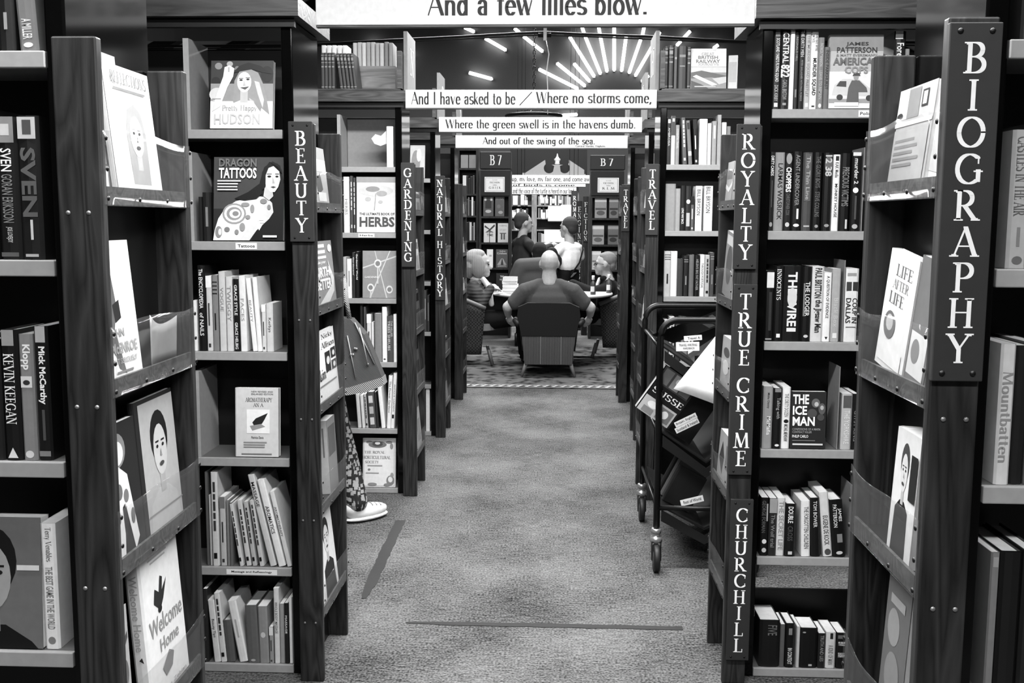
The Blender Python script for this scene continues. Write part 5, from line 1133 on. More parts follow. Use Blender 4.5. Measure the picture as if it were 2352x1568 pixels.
# fair-haired woman in profile
p = person((-.80, 10.62, .0105), -84, 'fair bob-haired person in dark quilted jacket seated beside the book stack')
blob('body', head(1.055, k=1.1) + [C_((0, .0, .97), .056, (0, -.03, .84), .062)] + [x for s in (-1, 1) for x in [C_((0, -.03, .84), .05, (s * .20, -.03, .75), .04, (s * .26, .01, .63), .035, (s * .17, .12, .79), .03)] + hand(s, (s * .17, .12, .79), (s * .13, .235, .79))], SKIN2, p, .009)
eyes(1.055, p, 1.1)
blob('hair', [E_((0, -.038, 1.08), (.106, .115, .112)), E_((0, -.005, 1.135), (.092, .078, .055)), E_((0, -.09, 1.0), (.10, .06, .12))] + [E_((s * .088, -.005, 1.01), (.03, .075, .12)) for s in (-1, 1)], stripe_mat('fair_hair', .14, .38, 40, 'Y'), p, .010)
blob('jacket', [E_((0, -.06, .60), (.215, .15, .26)), E_((0, -.05, .76), (.2, .12, .09))] + [C_((s * .13, -.05, .80), .07, (s * .22, -.03, .74), .078, (s * .26, .01, .63), .066, (s * .175, .12, .79), .046) for s in (-1, 1)], stripe_mat('quilted_black', .006, .022, 9, 'Z'), p, .013)
blob('scarf', [C_((s * .05, .05, .875), .03, (s * .06, .105, .80), .034, (s * .04, .135, .62), .03) for s in (-1, 1)] + [C_((-.06, -.02, .885), .028, (0, -.06, .89), .028, (.06, -.02, .885), .028)], CLOTH_W, p, .010)
blob('trousers', [E_((0, .0, .43), (.2, .18, .11))] + [C_((s * .10, .05, .45), .10, (s * .11, .46, .48), .075, (s * .11, .48, .10), .055) for s in (-1, 1)], CLOTH_B, p, .016)
for s in (-1, 1): blob('shoe', [E_((s * .11, .55, .045), (.045, .12, .04))], mat(.12, .4, name='leather'), p, .012)
# grey-haired man with glasses
p = person((.545, 11.28, .0105), 84, 'grey-haired person in glasses and black jacket resting a hand on the neck')
blob('body', head(1.035, k=1.0) + [C_((0, -.0, .96), .058, (0, -.04, .84), .066)] + hand(1, (.085, -.035, .86), (.055, .06, .965), (-.8, .2, .2)) + [C_((0, -.04, .84), .05, (-.22, -.03, .74), .04, (-.27, .14, .70), .035, (-.20, .34, .81), .03), C_((0, -.04, .84), .05, (.22, -.02, .76), .04, (.25, .12, .72), .035, (.085, -.03, .86), .03)] + hand(-1, (-.20, .34, .81), (-.15, .46, .80)), SKIN2, p, .009)
eyes(1.035, p)
blob('hair', [E_((0, -.03, 1.06), (.09, .10, .095)), E_((0, .0, 1.10), (.078, .072, .045)), E_((0, -.075, 1.0), (.075, .045, .065))], mat(.46, .9, name='grey_hair'), p, .009)
g = tube('glasses', [(s * (.036 + .026 * math.cos(q / 8 * PI)), .112, 1.012 + .018 * math.sin(q / 8 * PI)) for s in (1,) for q in range(17)], .003, IRON, p, 6, world=False)
tube('lens_rim', [(-.036 + .026 * math.cos(q / 8 * PI), .112, 1.012 + .018 * math.sin(q / 8 * PI)) for q in range(17)], .003, IRON, g, 6, world=False)
for s in (-1, 1): tube('temple', [(s * .06, .112, 1.018), (s * .088, .06, 1.02), (s * .09, -.01, 1.015)], .0028, IRON, g, 6, world=False)
blob('jacket', [E_((0, -.06, .58), (.225, .16, .27)), E_((0, -.05, .75), (.2, .12, .09)), C_((-.06, .03, .86), .03, (0, -.07, .87), .035, (.06, .03, .86), .03)] + [C_((-.13, -.05, .79), .07, (-.23, -.03, .74), .08, (-.27, .14, .72), .066, (-.20, .34, .81), .048), C_((.13, -.05, .79), .07, (.23, -.02, .76), .08, (.25, .12, .72), .064, (.095, -.02, .845), .044)], CLOTH_B, p, .013)
blob('shirt', [C_((-.03, .06, .85), .022, (-.015, .10, .74), .02), C_((.03, .06, .85), .022, (.015, .10, .74), .02)], CLOTH_W, p, .009)
blob('trousers', [E_((0, .0, .43), (.2, .18, .11))] + [C_((s * .10, .05, .45), .10, (s * .11, .44, .47), .075, (s * .10, .50, .22), .052) for s in (-1, 1)], CLOTH_B, p, .016)
for s in (-1, 1): blob('shoe', [E_((s * .10, .60, .14), (.045, .115, .04)), E_((s * .10, .53, .17), (.04, .05, .045))], mat(.82, .5, name='pale_leather'), p, .010)
def standing(loc, rz, label, coat, legs, hair, top, arms, hairlong=False, shirt_to=.72):
    p = person(loc, rz, label); k = top / 1.62
    hz = top - .115
    prim = head(hz) + [C_((0, 0, hz - .09), .055, (0, -.02, hz - .21), .062)]
    ja = [E_((0, -.01, shirt_to + (hz - .22 - shirt_to) * .5), (.19, .125, (hz - .2 - shirt_to) * .62)), E_((0, -.015, hz - .27), (.18, .10, .08))]
    for s, (el, wr) in zip((-1, 1), arms):
        ja.append(C_((s * .12, -.01, hz - .25), .062, (s * .19, -.01, hz - .28), .066, el, .052, wr, .040))
        d = (Vector(wr) - Vector(el)).normalized()
        prim.append(C_((0, -.02, hz - .21), .05, (s * .17, -.01, hz - .28), .035, el, .03, wr, .028))
        prim += hand(s, tuple(Vector(wr) + d * .01), tuple(Vector(wr) + d * .15))
    blob('body', prim, SKIN2, p, .010); eyes(hz, p)
    blob('hair', [E_((0, -.025, hz + .022), (.094, .106, .098)), E_((0, -.07, hz - .03), (.08, .05, .07))], hair, p, .010)
    blob('top', ja, coat, p, .013)
    blob('trousers', [E_((0, 0, shirt_to + .08), (.165, .12, .12))] + [C_((s * .085, 0, shirt_to), .09, (s * .09, .02, shirt_to * .53), .068, (s * .095, 0, .08), .055) for s in (-1, 1)], legs, p, .015)
    for s in (-1, 1): blob('shoe', [E_((s * .095, .05, .04), (.045, .125, .038)), E_((s * .095, -.01, .07), (.04, .06, .045))], mat(.12, .4, name='leather'), p, .012)
    return p
standing((-.40, 12.74, 0), -65, 'person in dark jacket and jeans browsing with hands raised before the lit shelves', mat(.14, .9, name='cloth'), CLOTH_J, mat(.2, .9, name='dark_hair'), 1.60, (((-.22, .06, 1.10), (-.10, .30, 1.18)), ((.22, .06, 1.10), (.10, .32, 1.18))))
pw = standing((.15, 12.33, 0), 50, 'person in loose white shirt with a shoulder bag facing the far shelves', CLOTH_W, CLOTH_B, mat(.22, .9, name='dark_hair'), 1.545, (((-.23, .02, 1.08), (-.12, .26, 1.10)), ((.24, 0, 1.06), (.16, .24, 1.12))), shirt_to=.86)
sb = tube('bag_strap', [(.14, -.10, 1.26), (.10, -.145, 1.15), (.03, -.15, 1.0), (-.10, -.13, .86)], .010, CLOTH_B, pw, 8, world=False)
hb_ = blob('handbag', [E_((-.045, 12.12, 1.10), (.075, .05, .09)), E_((-.02, 12.12, 1.02), (.10, .05, .10))], mat(.05, .8, name='cloth'), None, .012)
tag(hb_, 'rounded black bag held by the person in white shirt', 'bag')
# dark-haired person sunk in the sofa behind the table
for loc, rz, top, lab in (((-.19, 12.28, .0105), 0, 1.23, 'dark-haired person sunk in the buttoned armchair, back turned'),):
    p = person(loc, rz, lab); hz = top - .115
    blob('body', head(hz) + [C_((0, 0, hz - .09), .055, (0, -.02, hz - .21), .062)], SKIN2, p, .011)
    blob('hair', [E_((0, -.025, hz + .015), (.096, .108, .105)), E_((0, -.07, hz - .04), (.085, .05, .08))], mat(.06, .9, name='dark_hair'), p, .011)
    blob('coat', [E_((0, -.02, .62), (.21, .14, .28)), E_((0, -.02, .82), (.19, .11, .09))] + [C_((s * .2, -.02, .82), .075, (s * .26, .05, .58), .06, (s * .2, .25, .55), .05) for s in (-1, 1)], CLOTH_B, p, .016)
    blob('trousers', [E_((0, .02, .44), (.2, .17, .1))] + [C_((s * .1, .05, .45), .09, (s * .12, .34, .48), .07, (s * .12, .36, .06), .05) for s in (-1, 1)], CLOTH_B, p, .018)
# browser half hidden behind the BEAUTY stand
p = person((-1.235, 4.97, 0), -8, 'person in patterned trousers and white shoes browsing behind the BEAUTY stand')
hz = 1.50
def sh_(prims, dx, dy=0):
    out = []
    for q in prims:
        if q[0] == 'e': out.append(('e', (q[1][0] + dx, q[1][1] + dy, q[1][2]), q[2], q[3]))
        else: out.append(('c', tuple((w_[0] + dx, w_[1] + dy, w_[2]) if isinstance(w_, tuple) else w_ for w_ in q[1])))
    return out
blob('body', sh_(head(hz) + [C_((0, 0, hz - .09), .055, (0, -.02, hz - .21), .062)], -.13, .03) + [C_((-.13, .01, 1.29), .05, (-.22, .02, 1.24), .04, (-.30, .08, 1.0), .035, (-.22, .30, 1.12), .03), C_((-.13, .01, 1.29), .05, (.02, 0, 1.22), .04, (.12, -.02, 1.07), .035, (.17, -.03, .90), .03)] + hand(-1, (-.22, .30, 1.12), (-.18, .42, 1.16)) + hand(1, (.17, -.03, .90), (.18, .0, .77)), SKIN2, p, .010)
for q in (-1, 1):
    V, Fs = [], []; sphere_into(V, Fs, (-.13 + q * .032, .126, hz - .022), (.013, .008, .007)); raw('eye', V, Fs, mat(.08, .2, name='eye'), p, world=False, smooth=True)
blob('hair', sh_([E_((0, -.03, hz + .02), (.1, .11, .1)), E_((0, -.08, hz - .08), (.09, .05, .13))], -.13, .03), mat(.2, .9, name='dark_hair'), p, .011)
blob('coat', [C_((-.10, 0, 1.24), .13, (-.05, 0, 1.0), .15, (0, 0, .82), .155), C_((-.22, .02, 1.24), .07, (-.30, .08, 1.0), .06, (-.22, .29, 1.11), .045), C_((.03, 0, 1.22), .075, (.12, -.02, 1.07), .062, (.165, -.03, .90), .046)], CLOTH_B, p, .013)
blob('trousers', [E_((0, 0, .80), (.16, .13, .14)), C_((-.085, 0, .76), .095, (-.09, .02, .45), .07, (-.10, .0, .10), .06), C_((.085, 0, .76), .09, (.17, .0, .46), .066, (.225, .0, .26), .060, (.255, .0, .105), .062)], dots_mat('patterned_cotton', .008, .32, 46), p, .013)
for dx, dy, rz_ in ((-.10, 0, 0), (.255, .0, -38)):
    a_ = math.radians(rz_)
    def tp(x, y, z): return (dx + x * math.cos(a_) - y * math.sin(a_), dy + x * math.sin(a_) + y * math.cos(a_), z)
    sh = blob('shoe', [E_(tp(0, .065, .045), (.048, .125, .040), (0, 0, a_)), E_(tp(0, 0, .075), (.044, .07, .05), (0, 0, a_))], mat(.93, .6, name='canvas'), p, .010)
    blob('sole', [E_(tp(0, .065, .018), (.052, .132, .017), (0, 0, a_))], mat(.9, .6, name='rubber_white'), sh, .008)
    for k in range(3):
        tube('lace', [tp(-.03, .08 + .025 * k, .078 - .004 * k), tp(0, .085 + .025 * k, .087 - .006 * k), tp(.03, .08 + .025 * k, .078 - .004 * k)], .003, mat(.6, .8, name='lace'), sh, 6, world=False)
# denim shoulder bag hanging at the browser's side
def bag():
    Y = 4.74
    P_ = lambda x, y, dy=0: (PY(x, y, Y)[0], Y + dy, PY(x, y, Y)[1])
    r = empty('shoulder_bag', P_(830, 905)); tag(r, 'denim shoulder bag with rivets and a pale turned hem', 'bag')
    front = [(778, 730), (805, 733), (836, 768), (862, 830), (878, 868), (800, 892), (778, 895)]
    n = len(front)
    vs = [P_(x, y) for x, y in front] + [P_(x, y, .09) for x, y in front]
    fs = [tuple(range(n))[::-1], tuple(range(n, 2 * n))] + [(k, (k + 1) % n, (k + 1) % n + n, k + n) for k in range(n)]
    raw('body', vs, fs, stripe_mat('denim', .035, .07, 90, 'DIAGONAL'), r)
    hem = [(778, 893), (800, 890), (878, 866), (882, 884), (840, 900), (800, 907), (778, 908)]
    m = len(hem)
    raw('hem', [P_(x, y, -.004) for x, y in hem] + [P_(x, y, .094) for x, y in hem], [tuple(range(m)), tuple(range(m, 2 * m))[::-1]] + [((k + 1) % m, k, k + m, (k + 1) % m + m) for k in range(m)], stripe_mat('denim_pale', .18, .30, 60, 'DIAGONAL'), r)
    tube('strap', [P_(800, 735, .03), P_(792, 690, .03), P_(785, 640, .05)], .012, stripe_mat('denim_pale', .18, .30, 60), r, 8)
    for a, b in (((798, 770), (817, 868)), ((815, 740), (860, 835))): tube('seam', [P_(*a, -.003), P_(*b, -.003)], .0028, mat(.6, .8, name='thread'), r, 6)
    tube('cord', [P_(826, 752, -.008), P_(836, 790, -.01), P_(845, 835, -.01)], .003, mat(.7, .7, name='cord'), r, 6)
    for x, y in ((806, 814), (811, 814), (815, 800), (819, 801), (845, 836)):
        V, Fs = [], []; q = P_(x, y, -.003); sphere_into(V, Fs, q, (.006, .004, .006)); raw('rivet', V, Fs, STEEL, r, smooth=True)
bag()

# ------------------------------------------------------------------ table and chairs
t = empty('round_table', (-.03, 10.79, 0)); tag(t, 'round pale-topped cafe table on a dark pedestal', 'table')
lathe('table_top', [(.60, -.028), (.63, -.022), (.635, -.012), (.63, 0)], (-.03, 10.79, .745), mat(.78, .35, name='table_top'), t, 40)
lathe('pedestal', [(.05, .68), (.04, .6), (.035, .2), (.05, .1), (.06, .06)], (-.03, 10.79, .03), BLACK, t, 16)
for k in range(4):
    q = PI / 4 + k * PI / 2
    tube('foot', [(-.03 + .04 * math.cos(q), 10.79 + .04 * math.sin(q), .12), (-.03 + .3 * math.cos(q), 10.79 + .3 * math.sin(q), .035)], .022, BLACK, t, 8)
Yt = 10.47
for k, (x0, x1, h, dx) in enumerate([(1154, 1190, .03, 0), (1153, 1190, .032, .004), (1155, 1191, .035, -.003), (1153, 1188, .03, .002), (1155, 1187, .042, 0)]):
    zz = .7455 + [0, .031, .064, .100, .131][k]
    X0 = PY(x0, 670, Yt)[0]; X1 = PY(x1, 670, Yt)[0]
    M = Matrix.Translation((X0 + dx, Yt + .22, zz + h)) @ Matrix.Rotation(-PI / 2, 4, 'X')
    M = Matrix.Translation((X0 + dx, Yt, zz + h)) @ Matrix.Rotation(math.radians([2, -3, 1, 3, -2][k]), 4, 'Z') @ Matrix.Rotation(-PI / 2, 4, 'X')
    book(M, X1 - X0, .14, h * .97, .9, 'white-paged book, %s from the top of the table stack' % ORD[5 - k], 'books stacked on the table')
def bottle(x, Y, z, label, tone):
    r = empty('sauce_bottle', (x, Y, z)); tag(r, label, 'bottle', 'sauce bottles on the table')
    lathe('glass', [(.026, 0), (.028, .006), (.028, .105), (.022, .125), (.012, .14), (.011, .155)], (x, Y, z), mat(tone, .15, spec=.6, name='sauce'), r, 20)
    lathe('cap', [(.015, .152), (.015, .19), (.012, .195)], (x, Y, z), mat(.95, .4, name='cap'), r, 16)
    vs = [(x + .0288 * math.cos(q), Y + .0288 * math.sin(q), z + zz) for zz in (.03, .085) for q in [PI * 1.15 + PI * .5 * k / 8 for k in range(9)]]
    raw('bottle_label', vs, [(k, k + 1, k + 10, k + 9) for k in range(8)], mat(.85, .5, name='label_card'), r, smooth=True)
bottle(PY(1362, 680, 10.50)[0], 10.50, .7455, 'brown sauce bottle with white cap standing on the round table', .25)
bottle(PY(1398, 690, 10.79)[0], 10.79, .7455, 'white-capped sauce bottle at the table edge by the TRAVEL post', .3)
# low upholstered chair of the man with his back turned
c = empty('armchair', (-.06, 9.8, 0)); tag(c, 'low armchair with ribbed striped back and splayed wooden legs', 'chair')
CORD = stripe_mat('ribbed_cloth', .010, .16, 30, 'X')
def slab(name, pts, y0, y1, m, parent):
    n = len(pts); vs = [(x, y0, z) for x, z in pts] + [(x, y1, z) for x, z in pts]
    o = raw(name, vs, [tuple(range(n)), tuple(range(n, 2 * n))[::-1]] + [((k + 1) % n, k, k + n, (k + 1) % n + n) for k in range(n)], m, parent)
    return o
cx = -.06
slab('lower_back', [(cx - .225, .13), (cx + .225, .13), (cx + .255, .40), (cx - .255, .40)], 9.69, 9.73, CORD, c)
slab('backrest', [(cx - .258, .405), (cx + .258, .405), (cx + .30, .60), (cx + .29, .68), (cx + .20, .72), (cx - .20, .72), (cx - .29, .68), (cx - .30, .60)], 9.68, 9.76, mat(.08, .8, name='upholstery'), c)
for q in (-.075, .12): box('piping', cx + q - .004, cx + q + .004, 9.684, 9.689, .135, .40, mat(.5, .7, name='piping'), c)
box('seat', cx - .24, cx + .24, 9.77, 10.28, .30, .375, mat(.12, .8, name='upholstery'), c, bev=.02)
box('seat_frame', cx - .24, cx + .24, 9.735, 10.27, .16, .295, CORD, c)
for s in (-1, 1):
    tube('armrest', [(cx + s * .29, 9.77, .50), (cx + s * .33, 9.9, .53), (cx + s * .33, 10.15, .52), (cx + s * .29, 10.24, .46)], .025, mat(.1, .6, name='upholstery'), c, 10)
    tube('arm_post', [(cx + s * .28, 10.24, .44), (cx + s * .25, 10.2, .2)], .016, WOOD, c, 8)
    tube('leg', [(cx + s * .215, 9.72, .13), (cx + s * .255, 9.685, .017)], .016, mat(.45, .5, name='leg_wood'), c, 10, radii=[.02, .012]); tube('leg', [(cx + s * .215, 10.22, .16), (cx + s * .24, 10.25, .017)], .016, mat(.45, .5, name='leg_wood'), c, 10, radii=[.02, .012])
# wicker tub chairs
def weave_mat():
    if 'wicker' in MATS: return MATS['wicker']
    m = bpy.data.materials.new('wicker'); m.use_nodes = True
    nt = m.node_tree; b = nt.nodes['Principled BSDF']
    tc = nt.nodes.new('ShaderNodeTexCoord'); ck = nt.nodes.new('ShaderNodeTexChecker'); ck.inputs['Scale'].default_value = 60
    ck.inputs['Color1'].default_value = (.07, .07, .07, 1); ck.inputs['Color2'].default_value = (.015, .015, .015, 1)
    nt.links.new(tc.outputs['Object'], ck.inputs['Vector']); nt.links.new(ck.outputs['Color'], b.inputs['Base Color'])
    bp = nt.nodes.new('ShaderNodeBump'); bp.inputs['Strength'].default_value = .7; bp.inputs['Distance'].default_value = .006
    nt.links.new(ck.outputs['Fac'], bp.inputs['Height']); nt.links.new(bp.outputs[0], b.inputs['Normal'])
    b.inputs['Roughness'].default_value = .5
    MATS['wicker'] = m
    return m
def tub_chair(loc, rz, label):
    r = empty('wicker_chair', loc); r.rotation_euler = (0, 0, math.radians(rz)); tag(r, label, 'chair', 'wicker chairs at the table')
    vs, fs, n, k = [], [], 26, 6
    rim = []
    for i in range(n + 1):
        a = math.radians(-20 - 320 * 0 + (i / n) * 220 - 180 + 0)   # from one arm front, round the back, to the other
        f = abs(i / n - .5) * 2
        top = .80 - .20 * f ** 1.6
        for j in range(k + 1):
            v = j / k
            rr = .25 + .10 * v
            vs.append((rr * 1.0 * math.cos(a), rr * math.sin(a), .12 + (top - .12) * v))
        rim.append(vs[-1])
    for i in range(n):
        for j in range(k):
            q = i * (k + 1) + j; fs.append((q, q + k + 1, q + k + 2, q + 1))
    o = raw('shell', vs, fs, weave_mat(), r, smooth=True, world=False); o.modifiers.new('thick', 'SOLIDIFY').thickness = .02
    tube('rim', rim, .022, mat(.42, .5, name='rattan'), r, 8, world=False)
    vs = [(x * .24, y * .26, z) for z in (.36, .43) for x, y in [(math.cos(q * PI / 10), math.sin(q * PI / 10)) for q in range(20)]]
    raw('seat_cushion', vs, [tuple(range(20))[::-1], tuple(range(20, 40))] + [(q, (q + 1) % 20, (q + 1) % 20 + 20, q + 20) for q in range(20)], mat(.5, .9, name='cushion'), r, world=False)
    blob('back_cushion', [E_((0, -.22, .72), (.24, .06, .13))], mat(.88, .9, name='cushion'), r, .015)
    for x, y in ((-.2, -.16), (.2, -.16), (-.2, .18), (.2, .18)):
        tube('leg', [(x * .9, y * .9, .16), (x * 1.12, y * 1.12, .008)], .018, mat(.35, .5, name='rattan'), r, 8, world=False)
    return r
tub_chair((-.86, 10.60, .0105), -84, 'dark wicker tub chair with white cushion holding the fair-haired person')
tub_chair((.63, 11.28, .0105), 84, 'dark wicker tub chair holding the person in glasses')
# buttoned armchair / sofa behind the table
s = empty('sofa', (-.28, 12.15, 0)); tag(s, 'dark buttoned sofa with a rolled arm behind the table', 'sofa')
FAB = mat(.26, .8, name='sofa_cloth')
blob('back', [C_((-.50, 11.98, .70), .10, (-.40, 11.98, .96), .10, (-.12, 11.98, .98), .10, (-.05, 11.98, .75), .10), E_((-.27, 11.98, .68), (.30, .10, .34))], FAB, None, .025).parent = s
bpy.context.view_layer.update()
s.children[0].matrix_parent_inverse = s.matrix_world.inverted()
for q in (-1, 1): tube('arm', [(-.28 + q * .225, 12.08, .62), (-.28 + q * .225, 12.6, .62)], .06, FAB, s, 14)
box('seat', -.44, -.12, 12.09, 12.62, .15, .45, FAB, s, bev=.03)
for x in (-.46, -.1):
    for y in (12.12, 12.58): tube('leg', [(x, y, .16), (x, y, .011)], .02, BLACK, s, 8)

# ------------------------------------------------------------------ shelving beyond the table
FAR = ([], [], [], [])
def far_books(Y, z, x0, x1, hpx, seed, where, tones, anchor, gap=.5, depth=.12):
    """the small distant spines, gathered into one mass; every spine keeps its own cover and page block"""
    rr = random.Random(seed); x = x0; V, Fs, idx, ms = FAR
    yb = 505 + (H - z) * F / Y
    while x < x1 - 2:
        wpx = rr.uniform(2.6, 5.2)
        if x + wpx > x1: break
        a, b = PY(x, yb, Y)[0], PY(x + wpx * .97, yb, Y)[0]; h = hpx * rr.uniform(.75, 1.0) * Y / F
        for m, bb in ((mat(rr.choice(tones), .45, name='book_cover'), bv(a, b, Y, Y + depth, z + .0005, z + h)), (PAPER, bv(a + .002, b - .002, Y + .003, Y + depth - .004, z + h - .001, z + h + .0015))):
            if m not in ms: ms.append(m)
            b0 = len(V); V += bb; Fs += [tuple(b0 + q for q in f) for f in BF]; idx += [ms.index(m)] * 6
        x += wpx + gap * (rr.random() < .4)
def far_case(Y, x0, x1, ytop, shelf_ys, label, name='bookcase', depth=.3, m=WOOD, side=.03, back=BLACK):
    X0, Z1 = PY(x0, ytop, Y); X1 = PY(x1, ytop, Y)[0]
    r = empty(name, ((X0 + X1) / 2, Y, 0)); tag(r, label, 'bookcase', 'bookcases beyond the table')
    box('side', X0, X0 + side, Y, Y + depth, 0, Z1, m, r); box('side', X1 - side, X1, Y, Y + depth, 0, Z1, m, r)
    box('back_panel', X0 + side, X1 - side, Y + depth - .01, Y + depth, 0, Z1, back, r); box('top', X0 + side, X1 - side, Y, Y + depth - .012, Z1 - .03, Z1, m, r)
    zz = []
    for y in shelf_ys:
        z = PY((x0 + x1) / 2, y, Y)[1]; zz.append(z)
        box('shelf', X0 + side, X1 - side, Y + .002, Y + depth - .012, z - .022, z, m, r)
    return r, zz
MIX = [.1, .12, .3, .5, .7, .85, .95]
YB7 = 13.0
ra, za = far_case(YB7, 1100, 1174, 392, (447, 497, 557, 615, 672), 'wooden bookcase under the B7 sign with card lettered G H I J K')
rb, zb = far_case(YB7, 1356, 1432, 394, (450, 501, 562, 620, 676), 'wooden bookcase under the B7 sign with card lettered K L M')
for r, x0, x1, yt, yb, lx0, lx1, cx0, cx1, cy0, cy1, txt in ((ra, 1102, 1174, 348, 388, 1125, 1152, 1113, 1159, 406, 441, 'G H I J K'), (rb, 1356, 1436, 356, 390, 1379, 1408, 1373, 1421, 408, 442, 'K L M')):
    Y = YB7 - .05
    X0, Z1 = PY(x0, yt, Y); X1, Z0 = PY(x1, yb, Y)
    sg = empty('section_sign', ((X0 + X1) / 2, Y, Z0)); tag(sg, 'dark box sign lettered B7 above the card %s' % txt, 'sign', 'B7 box signs')
    box('box', X0, X1, Y, Y + .2, Z0, Z1, SIGN, sg, bev=.01)
    xa, zt_ = PY(lx0, yt + 8, Y); xb, zb_ = PY(lx1, yb - 9, Y)
    text_plane('lettering', 'B 7', 'n', (xa, Y - .003, zb_), (1, 0, 0), (0, 0, 1), xb - xa, zt_ - zb_, WHITE, sg)
    hx0, hz1 = PY(x0 + 3, 393, YB7 - .02); hx1, hz0 = PY(x1 - 3, 449, YB7 - .02)
    box('header', hx0, hx1, YB7 - .02, YB7 - .002, hz0, hz1, BLACK, r)
    X0, Z1 = PY(cx0, cy0, YB7 - .03); X1, Z0 = PY(cx1, cy1, YB7 - .03)
    cd = empty('notice_card', ((X0 + X1) / 2, YB7 - .03, Z0)); tag(cd, 'white framed card reading FICTION %s' % txt, 'notice', 'fiction cards')
    box('card', X0, X1, YB7 - .03, YB7 - .0215, Z0, Z1, mat(.95, .6, name='label_card'), cd)
    W_, H_ = X1 - X0, Z1 - Z0
    for i_, (a, tone) in enumerate(((.05, .4), (.065, .95))): box('border', X0 + W_ * a, X1 - W_ * a, YB7 - .0305 - .001 * i_, YB7 - .0301 - .001 * i_, Z0 + H_ * a * 1.2, Z1 - H_ * a * 1.2, mat(tone, .6, name='label_card'), cd)
    for s_, a, b, v0, v1 in (('FICTION', .26, .76, .58, .68), (txt, .22, .8, .2, .36), ('Authors', .4, .62, .44, .5), ('The largest', .38, .64, .78, .82)):
        text_plane('lettering', s_, 'n', (X0 + W_ * a, YB7 - .0335, Z0 + H_ * v0), (1, 0, 0), (0, 0, 1), W_ * (b - a), H_ * (v1 - v0), mat(.2, name='ink'), cd)
def far_cover(Y, z, x0, x1, yt, tone, label, items):
    face_book(Y, x0, x1, yt, z, tone, label, 'cover-out novels on the B7 shelves', items, lean=5, th=.02)
fc = lambda *a: far_cover(YB7 + .02, *a)
fc(za[1], 1110, 1133, 452, .35, 'dark cover with a domed building, upper G H I J K shelf', [Re(0, 1, 0, 1, .3), El(.5, .3, .3, .15, .1), Re(.2, .8, .3, .6, .1), El(.5, .75, .3, .08, .7), Re(.1, .3, .05, .2, .8), Re(.7, .9, .05, .2, .8)])
fc(za[1], 1137, 1158, 452, .32, 'dark grey speckled cover, upper G H I J K shelf', [Tx('MYRA', .1, .9, .06, .16, .6), El(.6, .8, .25, .08, .6), El(.4, .5, .2, .1, .4)])
fc(za[2], 1111, 1138, 513, .85, 'white cover with a large tied ribbon, second G H I J K shelf', [Po([(.1, .1), (.5, .3), (.9, .05), (.95, .15), (.55, .38), (.9, .5), (.5, .42), (.1, .5), (.45, .34), (.05, .2)], .2), Re(.47, .53, .4, 1, .25), Tx('RUN', .25, .75, .42, .52, .3), Tx('TIME', .25, .8, .56, .68, .1)])
fc(za[2], 1143, 1167, 513, .8, 'pale cover with grey capital title, second G H I J K shelf', [Tx('A BEING', .15, .85, .08, .17, .5), Tx('STORY', .2, .8, .3, .42, .6), Re(.3, .45, .52, .85, .3), Re(.55, .7, .52, .85, .3), Re(.2, .8, .5, .55, .35)])
fc(za[3], 1118, 1132, 573, .95, 'white cover half behind the fair-haired person', [Re(.4, .8, .3, .4, .7)])
fc(za[3], 1139, 1166, 573, .3, 'dark thriller cover with converging road, third G H I J K shelf', [Tx('John', .3, .8, .06, .14, .8, 'x'), Tx('Grisham', .1, .9, .16, .27, .8, 'x'), Po([(.1, .85), (.45, .5), (.6, .5), (.9, .85)], .6), Po([(.4, .85), (.5, .52), (.55, .52), (.65, .85)], .15), Tx('GHOSTS', .15, .85, .87, .96, .7)])
fc(za[4], 1139, 1166, 628, .08, 'black cover with white capitals, lowest G H I J K shelf', [Tx('THE', .35, .65, .12, .22, .95), Tx('WEAK', .3, .7, .28, .38, .8)])
for z, yt, xs in ((zb[1], 455, ((1366, 1393, .55), (1399, 1420, .42))), (zb[2], 518, ((1360, 1387, .6), (1396, 1420, .38))), (zb[3], 577, ((1359, 1380, .75), (1388, 1417, .35)))):
    for i, (x0, x1, tn) in enumerate(xs):
        fc(z, x0, x1, yt, tn, '%s novel cover with a landscape band, %s on its KLM shelf' % (tone_word(tn), ('first', 'second')[i]) + (' at eye level' if yt == 518 else ' above' if yt == 455 else ' lower down'), [Re(0, 1, .05, .2, min(.9, tn + .2)), Re(.05, .95, .5, .6, max(.08, tn - .3)), El(.5, .75, .35, .12, max(.1, tn - .25))])
# spine shelves beside the G H I J K case, behind the fair-haired person
rc, zc = far_case(13.1, 1050, 1099, 340, (386, 445, 495, 552, 610), 'plain shelf unit of spines beside the G H I J K case')
for i, (z, hh) in enumerate(zip(zc[1:], (45, 42, 42, 42))): far_books(13.12, z, 1063, 1093, hh, 20 + i, '%s shelf of the plain unit' % ORD[i + 1], MIX, 'its outer end')
far_cover(13.12, zc[0], 1058, 1075, 356, .6, 'grey box file on top of the plain shelf unit', []); far_cover(13.12, zc[0], 1077, 1093, 356, .55, 'darker grey box file on top of the plain shelf unit', [])
